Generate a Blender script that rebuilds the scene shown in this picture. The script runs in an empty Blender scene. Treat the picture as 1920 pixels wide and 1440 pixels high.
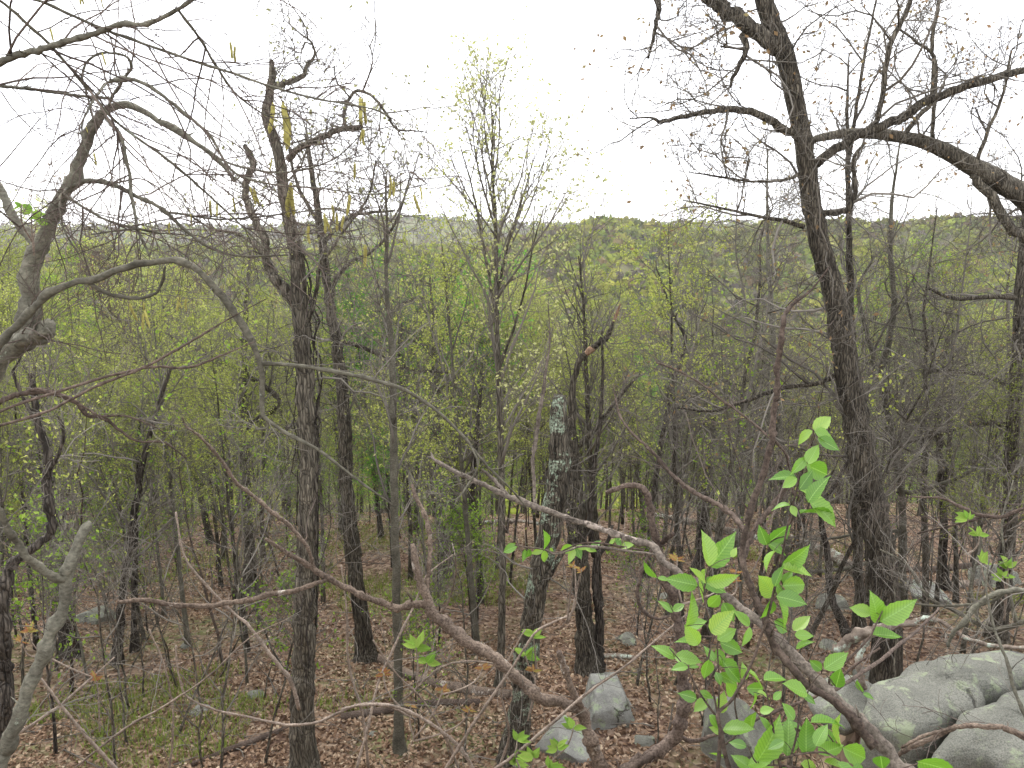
import bpy, bmesh, math
import numpy as np
from mathutils import Vector, Matrix

# ------------------------------------------------------------------ camera, sky, sun, exposure
scene = bpy.context.scene
F_PX, PITCH = 1495.0, math.radians(11.3)          # focal length in pixels of a 1920 px wide frame, downward pitch
cd = bpy.data.cameras.new('camera'); cam = bpy.data.objects.new('camera', cd)
scene.collection.objects.link(cam); scene.camera = cam
cam.location = (0, 0, 0); cam.rotation_euler = (math.pi / 2 - PITCH, 0, 0)
cd.sensor_width = 36.0; cd.lens = F_PX / 1920 * 36.0
cd.clip_start = 0.05; cd.clip_end = 9000

SUN_EL, SUN_ROT = math.radians(58), math.radians(-25)
world = bpy.data.worlds.new('World'); scene.world = world; world.use_nodes = True
nt = world.node_tree; nt.nodes.clear()
def wn(t, **k):
    n = nt.nodes.new(t)
    for a, v in k.items(): setattr(n, a, v)
    return n
w_out = wn('ShaderNodeOutputWorld'); w_bg = wn('ShaderNodeBackground')
w_sky = wn('ShaderNodeTexSky', sky_type='NISHITA', sun_disc=False, sun_elevation=SUN_EL, sun_rotation=SUN_ROT)
w_tc = wn('ShaderNodeTexCoord'); w_map = wn('ShaderNodeMapping'); w_map.inputs['Scale'].default_value = (1.2, 1.2, 5.0)
w_noise = wn('ShaderNodeTexNoise'); w_noise.inputs['Scale'].default_value = 2.2; w_noise.inputs['Detail'].default_value = 5
w_ramp = wn('ShaderNodeValToRGB')
w_ramp.color_ramp.elements[0].position = 0.32; w_ramp.color_ramp.elements[0].color = (0.83, 0.84, 0.88, 1)
w_ramp.color_ramp.elements[1].position = 0.62; w_ramp.color_ramp.elements[1].color = (1.0, 1.0, 1.0, 1)
w_mul = wn('ShaderNodeVectorMath', operation='MULTIPLY'); w_mul.inputs[1].default_value = (11.0, 11.0, 11.2)
w_mix = wn('ShaderNodeMix', data_type='RGBA'); w_mix.inputs[0].default_value = 0.9
L = nt.links.new
L(w_tc.outputs['Generated'], w_map.inputs[0]); L(w_map.outputs[0], w_noise.inputs['Vector'])
L(w_noise.outputs[0], w_ramp.inputs[0]); L(w_ramp.outputs[0], w_mul.inputs[0])
L(w_sky.outputs[0], w_mix.inputs[6]); L(w_mul.outputs[0], w_mix.inputs[7])
L(w_mix.outputs[2], w_bg.inputs[0]); L(w_bg.outputs[0], w_out.inputs[0])
w_bg.inputs[1].default_value = 0.1
world.cycles.sampling_method = 'AUTOMATIC'

sd = bpy.data.lights.new('sun', 'SUN'); sun = bpy.data.objects.new('sun', sd); scene.collection.objects.link(sun)
sd.energy = 1.2; sd.angle = math.radians(25); sd.color = (1.0, 0.96, 0.9)
_sv = Vector((math.sin(SUN_ROT) * math.cos(SUN_EL), math.cos(SUN_ROT) * math.cos(SUN_EL), math.sin(SUN_EL)))
sun.rotation_euler = (-_sv).to_track_quat('-Z', 'Y').to_euler()

scene.view_settings.view_transform = 'Standard'; scene.view_settings.look = 'None'
scene.view_settings.gamma = 1.0; scene.view_settings.use_curve_mapping = False
scene.view_settings.exposure = 1.45
cy = scene.cycles
cy.debug_use_spatial_splits = True
cy.max_bounces = 5; cy.diffuse_bounces = 2; cy.glossy_bounces = 2; cy.transmission_bounces = 4; cy.volume_bounces = 0
cy.transparent_max_bounces = 8; cy.use_denoising = True; cy.use_adaptive_sampling = True; cy.adaptive_threshold = .025

# ------------------------------------------------------------------ helpers
CP, SP = math.cos(PITCH), math.sin(PITCH)
def ray(px, py):
    a = (px - 960) / F_PX; u = -(py - 720) / F_PX
    return np.array([a, u * SP + CP, u * CP - SP])
def PT(px, py, Y):                                  # the point seen at a photo pixel, Y metres ahead
    d = ray(px, py); return d * (Y / d[1])
def WR(px, py, w, Y):                               # radius of something w photo pixels wide there
    d = ray(px, py); return 0.5 * w / F_PX * (Y / d[1])

GY = np.array([-60, -3, 0, 1.0, 2.2, 3.6, 6, 10, 14, 20, 31, 38, 60, 80, 150, 240, 330, 450, 600, 760, 900, 1150, 1600, 2000, 2300, 2600, 4000.])
GZ = np.array([-1.2, -1.6, -1.7, -1.8, -4.0, -5.6, -6.6, -7.5, -8.25, -9.4, -11.6, -14.3, -25.5, -36, -66, -98, -118, -100, -58, -20, -26, -60, -45, -8, 6, -6, -60.])
def sstep(a, b, x):
    t = np.clip((x - a) / (b - a), 0, 1); return t * t * (3 - 2 * t)
def wav(x, y, s, k):
    return (np.sin(x * s + 1.7 * k + 1.3 * np.sin(y * s * .7 + k)) * np.cos(y * s * 1.13 - k * 2.1 + .9 * np.sin(x * s * .6 + 2 * k)))
def G(x, y):
    x = np.asarray(x, float); y = np.asarray(y, float)
    z = np.interp(y, GY, GZ)
    near = sstep(1.5, 8, y) * (1 - sstep(90, 160, y))
    z = z + near * (.10 * wav(x, y, .9, 1) + .05 * wav(x, y, 2.3, 2) + .35 * wav(x, y, .16, 3))
    # ledge that carries the big boulders on the right
    led = sstep(1.25, 2.2, x - .10 * y) * (1 - sstep(5.6, 7.6, y)) * sstep(.6, 2.0, y)
    z = z * (1 - led) + led * (-3.55 - .1 * (y - 4) + .05 * wav(x, y, 2.1, 4))
    az = x / np.maximum(np.abs(y), 30.)
    far = sstep(420, 740, y) * (1 - sstep(950, 1200, y))
    z = z + far * (24 * np.exp(-((az - .125) / .085) ** 2) + 17 * sstep(.16, .42, az) + 2 * wav(az, az, 22., 1) - 8 * sstep(.06, -.1, az))
    rid = sstep(1500, 2100, y)
    z = z + rid * (8 * wav(az, az * 0, 7., 2) + 5 * wav(az, az * 0, 17., 5) + 14 * np.exp(-((az + .12) / .1) ** 2) - 6)
    z = z + sstep(120, 300, y) * 3.0 * wav(x, y, .02, 6)
    return z
def ground_hit(px, py, y0=6.5):
    d = ray(px, py)
    ys = np.arange(y0, 120, .05); p = d[None, :] * (ys / d[1])[:, None]
    k = np.argmax(p[:, 2] < G(p[:, 0], p[:, 1]))
    return ys[k]

def link(o, parent=None):
    scene.collection.objects.link(o)
    if parent is not None: o.parent = parent
    return o
def tag(o, label=None, cat=None, group=None, kind=None):
    for k, v in (('label', label), ('category', cat), ('group', group), ('kind', kind)):
        if v: o[k] = v
    return o
def empty(name, loc):
    o = bpy.data.objects.new(name, None); o.location = loc; o.empty_display_size = .2
    return link(o)
def mesh_from(name, V, faces, smooth=True, color=None):
    """faces: list of (m,k) int arrays"""
    me = bpy.data.meshes.new(name); V = np.ascontiguousarray(V, np.float32)
    me.vertices.add(len(V)); me.vertices.foreach_set('co', V.ravel())
    faces = [np.asarray(f, np.int32) for f in faces if len(f)]
    nl = sum(f.size for f in faces); npoly = sum(len(f) for f in faces)
    me.loops.add(nl); me.polygons.add(npoly)
    me.loops.foreach_set('vertex_index', np.concatenate([f.ravel() for f in faces]))
    tot = np.concatenate([np.full(len(f), f.shape[1], np.int32) for f in faces])
    me.polygons.foreach_set('loop_start', np.concatenate([[0], np.cumsum(tot)[:-1]]).astype(np.int32))
    me.polygons.foreach_set('use_smooth', np.full(npoly, smooth, bool))
    if color is not None:
        at = me.color_attributes.new('tint', 'FLOAT_COLOR', 'POINT')
        at.data.foreach_set('color', np.ascontiguousarray(np.c_[color, np.ones(len(color))], np.float32).ravel())
    me.update(calc_edges=True)
    return me
def obj(name, me, mat, parent=None, kind=None):
    o = bpy.data.objects.new(name, me)
    if mat is not None and not me.materials: me.materials.append(mat)
    link(o, parent)
    if kind: o['kind'] = kind
    return o

def resample(P, R, n):                              # Catmull-Rom through control points
    P = np.asarray(P, float); R = np.asarray(R, float)
    m = len(P)
    Q = np.vstack([2 * P[0] - P[1], P, 2 * P[-1] - P[-2]])
    s = np.r_[0, np.cumsum(np.linalg.norm(np.diff(P, axis=0), axis=1))]
    u = np.interp(np.linspace(0, s[-1], n), s, np.arange(m))
    i = np.minimum(u.astype(int), m - 2); t = (u - i)[:, None]
    p0, p1, p2, p3 = Q[i], Q[i + 1], Q[i + 2], Q[i + 3]
    out = .5 * (2 * p1 + (p2 - p0) * t + (2 * p0 - 5 * p1 + 4 * p2 - p3) * t ** 2 + (3 * p1 - p0 - 3 * p2 + p3) * t ** 3)
    return out, np.interp(u, np.arange(m), R)

def tubes(groups, rough=0.0, rng=None):
    """groups: list of (P (B,n,3), R (B,n), sides). -> V, quads, tris"""
    VV, QQ, TT, off = [], [], [], 0
    for P, R, k in groups:
        if len(P) == 0: continue
        B, n, _ = P.shape
        T = np.gradient(P, axis=1); T /= np.linalg.norm(T, axis=2, keepdims=True) + 1e-9
        mean = T.mean(1); ref = np.zeros((B, 3)); ax = np.argmin(np.abs(mean), axis=1); ref[np.arange(B), ax] = 1
        N = np.cross(T, ref[:, None, :]); N /= np.linalg.norm(N, axis=2, keepdims=True) + 1e-9
        Bn = np.cross(T, N)
        a = np.arange(k) / k * 2 * np.pi
        rr = R[:, :, None]
        if rough and rng is not None:
            rr = rr * (1 + rough * rng.standard_normal((B, n, k)))
            lob = 1 + .05 * np.sin(3 * a + 1.)[None, None, :] + .035 * np.sin(5 * a + 2.)[None, None, :]
            rr = rr * lob
        ring = P[:, :, None, :] + (rr * np.cos(a))[..., None] * N[:, :, None, :] + (rr * np.sin(a))[..., None] * Bn[:, :, None, :]
        VV.append(ring.reshape(-1, 3))
        b = (np.arange(B) * n * k)[:, None, None]; i = (np.arange(n - 1) * k)[None, :, None]
        j = np.arange(k)[None, None, :]; j2 = (j + 1) % k
        QQ.append((np.stack([b + i + j, b + i + j2, b + i + k + j2, b + i + k + j], -1) + off).reshape(-1, 4))
        ends = (np.arange(B) * n * k)[:, None]
        for base, sgn in ((0, -1), ((n - 1) * k, 1)):
            tri = [[ends[:, 0] + base, ends[:, 0] + base + (q if sgn > 0 else q + 1), ends[:, 0] + base + (q + 1 if sgn > 0 else q)] for q in range(1, k - 1)]
            TT.append(np.array(tri).transpose(0, 2, 1).reshape(-1, 3) + off)
        off += B * n * k
    return np.concatenate(VV), np.concatenate(QQ), np.concatenate(TT)
def tube_obj(name, groups, mat, parent, loc, rough=0.0, rng=None, kind=None):
    V, Q, T = tubes(groups, rough, rng)
    return obj(name, mesh_from(name, V - np.asarray(loc), [Q, T]), mat, parent, kind)

def unit(v): return v / (np.linalg.norm(v, axis=-1, keepdims=True) + 1e-9)
def grow(rng, P, R, c, t0, t1, a0, a1, length, n, wob, up, rk, tip, shrink=.5, flat=0.0):
    """c children on each of the polylines P (B,n0,3): children (B*c,n,3), (B*c,n)"""
    B, n0 = P.shape[:2]
    if B == 0 or c == 0: return np.zeros((0, n, 3)), np.zeros((0, n))
    t = t0 + (t1 - t0) * (np.arange(c)[None, :] + rng.random((B, c))) / c
    u = t * (n0 - 1); i = np.minimum(u.astype(int), n0 - 2); f = (u - i)[..., None]
    bi = np.arange(B)[:, None]
    pos = P[bi, i] * (1 - f) + P[bi, i + 1] * f
    rad = R[bi, i] * (1 - f[..., 0]) + R[bi, i + 1] * f[..., 0]
    tan = unit(P[bi, i + 1] - P[bi, i])
    perp = rng.standard_normal((B, c, 3)); perp[..., 2] = perp[..., 2] * (1 - flat) + .15
    perp = unit(perp - (perp * tan).sum(-1, keepdims=True) * tan)
    a = np.radians(a0 + (a1 - a0) * rng.random((B, c)))[..., None]
    d = tan * np.cos(a) + perp * np.sin(a)
    Ls = (np.broadcast_to(np.asarray(length), (B,))[:, None] if np.ndim(length) else length) * (.5 + .8 * rng.random((B, c))) * (1 - shrink * (t - t0) / max(t1 - t0, 1e-6))
    pos = pos.reshape(-1, 3); d = d.reshape(-1, 3); Ls = Ls.reshape(-1); rad = rad.reshape(-1)
    out = np.zeros((len(pos), n, 3)); out[:, 0] = pos
    st = (Ls / (n - 1))[:, None]
    for k in range(1, n):
        d = unit(d + wob * rng.standard_normal(d.shape) + np.array([0, 0, up]))
        out[:, k] = out[:, k - 1] + d * st
    r0 = np.maximum(np.minimum(rad * .75, rk * Ls), tip)
    s = np.linspace(0, 1, n)[None, :]
    return out, r0[:, None] * (1 - s) ** .8 + tip * (1 - (1 - s) ** .8)

def leaf_quads(rng, P, per, size, spread, lo=.35, droop=.25, jit=.5):
    """per leaves round each twig of P: folded diamonds, one quad each"""
    B, n = P.shape[:2]
    if B == 0: return np.zeros((0, 3)), np.zeros((0, 4), int)
    m = int(B * per); b = rng.integers(0, B, m); t = lo + (1 - lo) * rng.random(m)
    u = t * (n - 1); i = np.minimum(u.astype(int), n - 2); f = (u - i)[:, None]
    pos = P[b, i] * (1 - f) + P[b, i + 1] * f + spread * rng.standard_normal((m, 3))
    ax = rng.standard_normal((m, 3)); ax[:, 2] -= droop; ax = unit(ax)
    sd_ = unit(np.cross(ax, rng.standard_normal((m, 3)))); nr = np.cross(ax, sd_)
    s = (size * (1 - jit + 2 * jit * rng.random(m)))[:, None]
    V = np.stack([pos, pos + s * (.5 * ax + .3 * sd_ + .08 * nr), pos + s * ax, pos + s * (.5 * ax - .3 * sd_ + .08 * nr)], 1)
    return V.reshape(-1, 3), np.arange(m * 4).reshape(-1, 4)

# ------------------------------------------------------------------ materials
def new_mat(name):
    m = bpy.data.materials.new(name); m.use_nodes = True; n = m.node_tree; n.nodes.clear()
    out = n.nodes.new('ShaderNodeOutputMaterial')
    return m, n, out
def N(n, t, **k):
    x = n.nodes.new(t)
    for a, v in k.items(): setattr(x, a, v)
    return x
def ramp(n, stops, interp='LINEAR'):
    r = N(n, 'ShaderNodeValToRGB'); e = r.color_ramp; e.interpolation = interp
    while len(e.elements) < len(stops): e.elements.new(.5)
    for q, (p, c) in zip(e.elements, stops): q.position = p; q.color = (*c, 1)
    return r
def noise(n, scale, detail=4, vec=None, rough=.55):
    x = N(n, 'ShaderNodeTexNoise'); x.inputs['Scale'].default_value = scale; x.inputs['Detail'].default_value = detail; x.inputs['Roughness'].default_value = rough
    if vec is not None: n.links.new(vec, x.inputs['Vector'])
    return x
def mixc(n, fac, a, b, mode='MIX'):
    x = N(n, 'ShaderNodeMix', data_type='RGBA', blend_type=mode)
    for s, v in ((0, fac), (6, a), (7, b)):
        if isinstance(v, (int, float)): x.inputs[s].default_value = v
        elif isinstance(v, tuple): x.inputs[s].default_value = (*v, 1)
        else: n.links.new(v, x.inputs[s])
    return x.outputs[2]

def bark(name, dark, light, stretch=(19, 19, 2.0), lichen=None, lich_amt=.62, bump=.6, moss=False, scale=1.0):
    m, n, out = new_mat(name)
    tc = N(n, 'ShaderNodeTexCoord'); mp = N(n, 'ShaderNodeMapping'); mp.inputs['Scale'].default_value = tuple(s * scale for s in stretch)
    n.links.new(tc.outputs['Object'], mp.inputs[0])
    n1 = noise(n, 1.6, 6, mp.outputs[0], .65); r = ramp(n, [(.36, dark), (.50, tuple(.55 * a + .45 * b for a, b in zip(dark, light))), (.68, light)]); n.links.new(n1.outputs[0], r.inputs[0])
    col = r.outputs[0]; hgt = n1.outputs[0]
    if stretch[0] < 22 and stretch[2] < 5:           # plates parted by dark furrows
        wv = noise(n, 3.0, 3, tc.outputs['Object']); wm = N(n, 'ShaderNodeVectorMath', operation='MULTIPLY_ADD'); wm.inputs[1].default_value = (2.2, 2.2, .6)
        n.links.new(wv.outputs['Color'], wm.inputs[0]); n.links.new(mp.outputs[0], wm.inputs[2])
        vo = N(n, 'ShaderNodeTexVoronoi', feature='DISTANCE_TO_EDGE'); vo.inputs['Scale'].default_value = 1.7; n.links.new(wm.outputs[0], vo.inputs['Vector'])
        rf = ramp(n, [(.02, (.42, .41, .40)), (.12, (.9, .9, .9)), (.3, (1.2, 1.2, 1.18))]); n.links.new(vo.outputs[0], rf.inputs[0])
        col = mixc(n, 1.0, col, rf.outputs[0], 'MULTIPLY'); hgt = rf.outputs[0]
    big = noise(n, 1.1 if stretch[0] < 22 else 5.5, 4, tc.outputs['Object']); rb = ramp(n, [(.32, (.60, .58, .56)), (.68, (1.28, 1.26, 1.22))]); n.links.new(big.outputs[0], rb.inputs[0])
    col = mixc(n, 1.0, col, rb.outputs[0], 'MULTIPLY')
    oi = N(n, 'ShaderNodeObjectInfo'); ro = ramp(n, [(0, (.8, .78, .76)), (1, (1.15, 1.15, 1.15))]); n.links.new(oi.outputs['Random'], ro.inputs[0])
    col = mixc(n, 1.0, col, ro.outputs[0], 'MULTIPLY')
    if lichen:
        nl = noise(n, 3.2, 6, tc.outputs['Object'], .7); rl = ramp(n, [(lich_amt, (0, 0, 0)), (lich_amt + .03, (1, 1, 1))]); n.links.new(nl.outputs[0], rl.inputs[0])
        ng = noise(n, 38, 3, tc.outputs['Object']); rg = ramp(n, [(.40, (.05, .05, .05)), (.56, (1, 1, 1))]); n.links.new(ng.outputs[0], rg.inputs[0])
        fac = mixc(n, 1.0, rl.outputs[0], rg.outputs[0], 'MULTIPLY')
        col = mixc(n, fac, col, lichen)
    d = N(n, 'ShaderNodeBsdfPrincipled'); d.inputs['Roughness'].default_value = .9; d.inputs['Specular IOR Level'].default_value = .2
    n.links.new(col, d.inputs['Base Color'])
    bp = N(n, 'ShaderNodeBump'); bp.inputs['Strength'].default_value = bump; bp.inputs['Distance'].default_value = .03 if stretch[0] < 22 else .008
    n.links.new(hgt, bp.inputs['Height']); n.links.new(bp.outputs[0], d.inputs['Normal'])
    n.links.new(d.outputs[0], out.inputs[0])
    return m
def plain_twig(name, a, b):
    m, n, out = new_mat(name)
    g = N(n, 'ShaderNodeNewGeometry'); r = ramp(n, [(0, a), (1, b)]); n.links.new(g.outputs['Random Per Island'], r.inputs[0])
    d = N(n, 'ShaderNodeBsdfDiffuse'); n.links.new(r.outputs[0], d.inputs[0]); n.links.new(d.outputs[0], out.inputs[0])
    return m
def leafy(name, stops, trans=.45, veins=False, gloss=False):
    m, n, out = new_mat(name)
    g = N(n, 'ShaderNodeNewGeometry'); oi = N(n, 'ShaderNodeObjectInfo')
    r = ramp(n, stops)
    if veins: n.links.new(oi.outputs['Random'], r.inputs[0])
    else: n.links.new(g.outputs['Random Per Island'], r.inputs[0])
    col = r.outputs[0]
    if veins:
        tc = N(n, 'ShaderNodeTexCoord'); nz = noise(n, 60, 3, tc.outputs['Object']); rn = ramp(n, [(.35, (.82, .86, .8)), (.65, (1.1, 1.06, 1.1))]); n.links.new(nz.outputs[0], rn.inputs[0])
        col = mixc(n, 1.0, col, rn.outputs[0], 'MULTIPLY')
        # paler midrib
        sx = N(n, 'ShaderNodeSeparateXYZ'); n.links.new(tc.outputs['Object'], sx.inputs[0])
        ab = N(n, 'ShaderNodeMath', operation='ABSOLUTE'); n.links.new(sx.outputs[0], ab.inputs[0])
        lt = N(n, 'ShaderNodeMath', operation='LESS_THAN'); lt.inputs[1].default_value = .012; n.links.new(ab.outputs[0], lt.inputs[0])
        col = mixc(n, lt.outputs[0], col, (.23, .42, .07))
        mu = N(n, 'ShaderNodeMath', operation='MULTIPLY_ADD'); mu.inputs[1].default_value = -.75; n.links.new(ab.outputs[0], mu.inputs[0]); n.links.new(sx.outputs[1], mu.inputs[2])
        fr = N(n, 'ShaderNodeMath', operation='MULTIPLY'); fr.inputs[1].default_value = 78.; n.links.new(mu.outputs[0], fr.inputs[0])
        sn = N(n, 'ShaderNodeMath', operation='SINE'); n.links.new(fr.outputs[0], sn.inputs[0])
        rv = ramp(n, [(.0, (.80, .86, .76)), (.5, (1, 1, 1)), (1, (1.08, 1.04, 1.06))]); mr_ = N(n, 'ShaderNodeMapRange'); mr_.inputs[1].default_value = -1; n.links.new(sn.outputs[0], mr_.inputs[0]); n.links.new(mr_.outputs[0], rv.inputs[0])
        col = mixc(n, 1.0, col, rv.outputs[0], 'MULTIPLY')
    else:
        ro = ramp(n, [(0, (.72, .74, .7)), (1, (1.2, 1.15, 1.2))]); n.links.new(oi.outputs['Random'], ro.inputs[0])
        col = mixc(n, 1.0, col, ro.outputs[0], 'MULTIPLY')
    d = N(n, 'ShaderNodeBsdfDiffuse'); t = N(n, 'ShaderNodeBsdfTranslucent'); mx = N(n, 'ShaderNodeMixShader'); mx.inputs[0].default_value = trans
    n.links.new(col, d.inputs[0]); n.links.new(col, t.inputs[0]); n.links.new(d.outputs[0], mx.inputs[1]); n.links.new(t.outputs[0], mx.inputs[2])
    res = mx.outputs[0]
    if gloss:
        gl = N(n, 'ShaderNodeBsdfGlossy'); gl.inputs['Roughness'].default_value = .45; m2 = N(n, 'ShaderNodeMixShader'); m2.inputs[0].default_value = .05
        n.links.new(res, m2.inputs[1]); n.links.new(gl.outputs[0], m2.inputs[2]); res = m2.outputs[0]
    n.links.new(res, out.inputs[0])
    return m

M = {}
M['bark'] = bark('bark_furrowed', (.045, .040, .032), (.195, .178, .145), lichen=(.30, .34, .27), lich_amt=.68, bump=1.0)
M['bark_lichen'] = bark('bark_lichen', (.042, .038, .030), (.190, .172, .138), lichen=(.30, .37, .27), lich_amt=.53, bump=1.0)
M['bark_dark'] = bark('bark_dark', (.034, .030, .026), (.125, .110, .094), bump=.8)
M['bark_grey'] = bark('bark_grey', (.070, .064, .051), (.235, .218, .178), lichen=(.34, .37, .31), lich_amt=.70, bump=.7)
M['bark_smooth'] = bark('bark_smooth', (.07, .068, .053), (.165, .160, .128), stretch=(26, 26, 40), lichen=(.27, .30, .235), lich_amt=.64, bump=.45)
M['bark_dead'] = bark('bark_dead', (.058, .043, .034), (.22, .175, .14), stretch=(42, 42, 42), lichen=(.38, .34, .29), lich_amt=.60, bump=.5)
M['bark_brown'] = bark('bark_brown', (.034, .025, .020), (.135, .104, .086), stretch=(42, 42, 42), bump=.6)
M['bark_weathered'] = bark('bark_weathered', (.060, .050, .042), (.205, .178, .152), stretch=(42, 42, 42), lichen=(.30, .25, .21), lich_amt=.60, bump=.5)
M['bark_cane'] = bark('bark_cane', (.14, .11, .09), (.33, .28, .235), stretch=(40, 40, 40), bump=.4)
M['bark_log'] = bark('bark_log', (.09, .07, .058), (.30, .26, .22), stretch=(8, 8, 8), lichen=(.36, .42, .35), lich_amt=.55, bump=.7)
M['heartwood'] = bark('heartwood', (.20, .12, .075), (.40, .28, .20), stretch=(20, 20, 6), bump=.3)
M['twig'] = plain_twig('twig_grey', (.085, .077, .065), (.20, .183, .157))
M['twig_brown'] = plain_twig('twig_brown', (.055, .044, .038), (.15, .122, .105))
M['twig_far'] = plain_twig('twig_far', (.12, .108, .09), (.22, .20, .17))
M['leaf_yellow'] = leafy('leaf_yellow_green', [(0, (.25, .31, .055)), (.5, (.35, .41, .085)), (1, (.45, .48, .16))])
M['leaf_green'] = leafy('leaf_fresh_green', [(0, (.15, .28, .03)), (.6, (.24, .38, .05)), (1, (.34, .46, .10))])
M['leaf_bright'] = leafy('leaf_emerald', [(0, (.10, .27, .035)), (1, (.20, .42, .07))])
M['leaf_copper'] = leafy('leaf_copper', [(0, (.22, .15, .085)), (.5, (.30, .20, .11)), (1, (.32, .27, .13))])
M['leaf_pale'] = leafy('leaf_pale_bud', [(0, (.24, .24, .10)), (1, (.38, .38, .18))])
M['leaf_wisp'] = leafy('leaf_wisp', [(0, (.32, .36, .12)), (1, (.50, .52, .24))])
M['leaf_beech'] = leafy('leaf_pleated_green', [(0, (.10, .24, .020)), (.35, (.15, .32, .028)), (.7, (.20, .38, .038)), (1, (.30, .46, .07))], trans=.5, veins=True, gloss=True)
M['leaf_seed'] = leafy('leaf_seedling', [(0, (.16, .30, .05)), (1, (.28, .40, .09))], trans=.5, veins=True)
M['leaf_rust'] = leafy('leaf_rust', [(0, (.28, .115, .06)), (.6, (.33, .17, .085)), (1, (.30, .24, .08))], trans=.5, veins=True)
M['catkin'] = bark('catkin_gold', (.36, .33, .085), (.56, .53, .20), stretch=(120, 120, 220), bump=.8)
M['litter'] = leafy('litter_leaf', [(0, (.065, .040, .026)), (.3, (.165, .105, .068)), (.6, (.255, .172, .115)), (.87, (.35, .255, .175)), (1, (.48, .39, .28))], trans=.12)
M['grass'] = leafy('grass_blade', [(0, (.12, .17, .035)), (1, (.24, .30, .07))], trans=.3)

def ground_mat():
    m, n, out = new_mat('forest_floor')
    tc = N(n, 'ShaderNodeTexCoord'); o = tc.outputs['Object']
    v = N(n, 'ShaderNodeTexVoronoi'); v.inputs['Scale'].default_value = 11; n.links.new(o, v.inputs['Vector'])
    sp = N(n, 'ShaderNodeSeparateColor'); n.links.new(v.outputs['Color'], sp.inputs[0])
    r = ramp(n, [(0, (.06, .036, .026)), (.4, (.13, .085, .06)), (.8, (.20, .14, .10)), (1, (.28, .21, .155))]); n.links.new(sp.outputs[0], r.inputs[0])
    big = noise(n, .42, 5, o, .6); rb = ramp(n, [(.48, (0, 0, 0)), (.68, (1, 1, 1))]); n.links.new(big.outputs[0], rb.inputs[0])
    fine = noise(n, 5, 5, o, .7); rf = ramp(n, [(.4, (0, 0, 0)), (.6, (1, 1, 1))]); n.links.new(fine.outputs[0], rf.inputs[0])
    fac = mixc(n, 1.0, rb.outputs[0], rf.outputs[0], 'MULTIPLY')
    col = mixc(n, fac, r.outputs[0], (.12, .14, .05))
    # beyond the slope the floor is seen only as a woodland mass: grey brown with green
    sx = N(n, 'ShaderNodeSeparateXYZ'); n.links.new(o, sx.inputs[0])
    mr = N(n, 'ShaderNodeMapRange'); mr.inputs[1].default_value = 150; mr.inputs[2].default_value = 260; n.links.new(sx.outputs[1], mr.inputs[0])
    nf = noise(n, .05, 6, o, .7); rfar = ramp(n, [(.35, (.10, .085, .055)), (.55, (.115, .12, .045)), (.75, (.14, .16, .05))]); n.links.new(nf.outputs[0], rfar.inputs[0])
    col = mixc(n, mr.outputs[0], col, rfar.outputs[0])
    d = N(n, 'ShaderNodeBsdfPrincipled'); d.inputs['Roughness'].default_value = .95; d.inputs['Specular IOR Level'].default_value = .1
    n.links.new(col, d.inputs['Base Color'])
    bp = N(n, 'ShaderNodeBump'); bp.inputs['Strength'].default_value = .6; bp.inputs['Distance'].default_value = .06
    n.links.new(v.outputs['Distance'], bp.inputs['Height']); n.links.new(bp.outputs[0], d.inputs['Normal'])
    n.links.new(d.outputs[0], out.inputs[0]); return m
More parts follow.
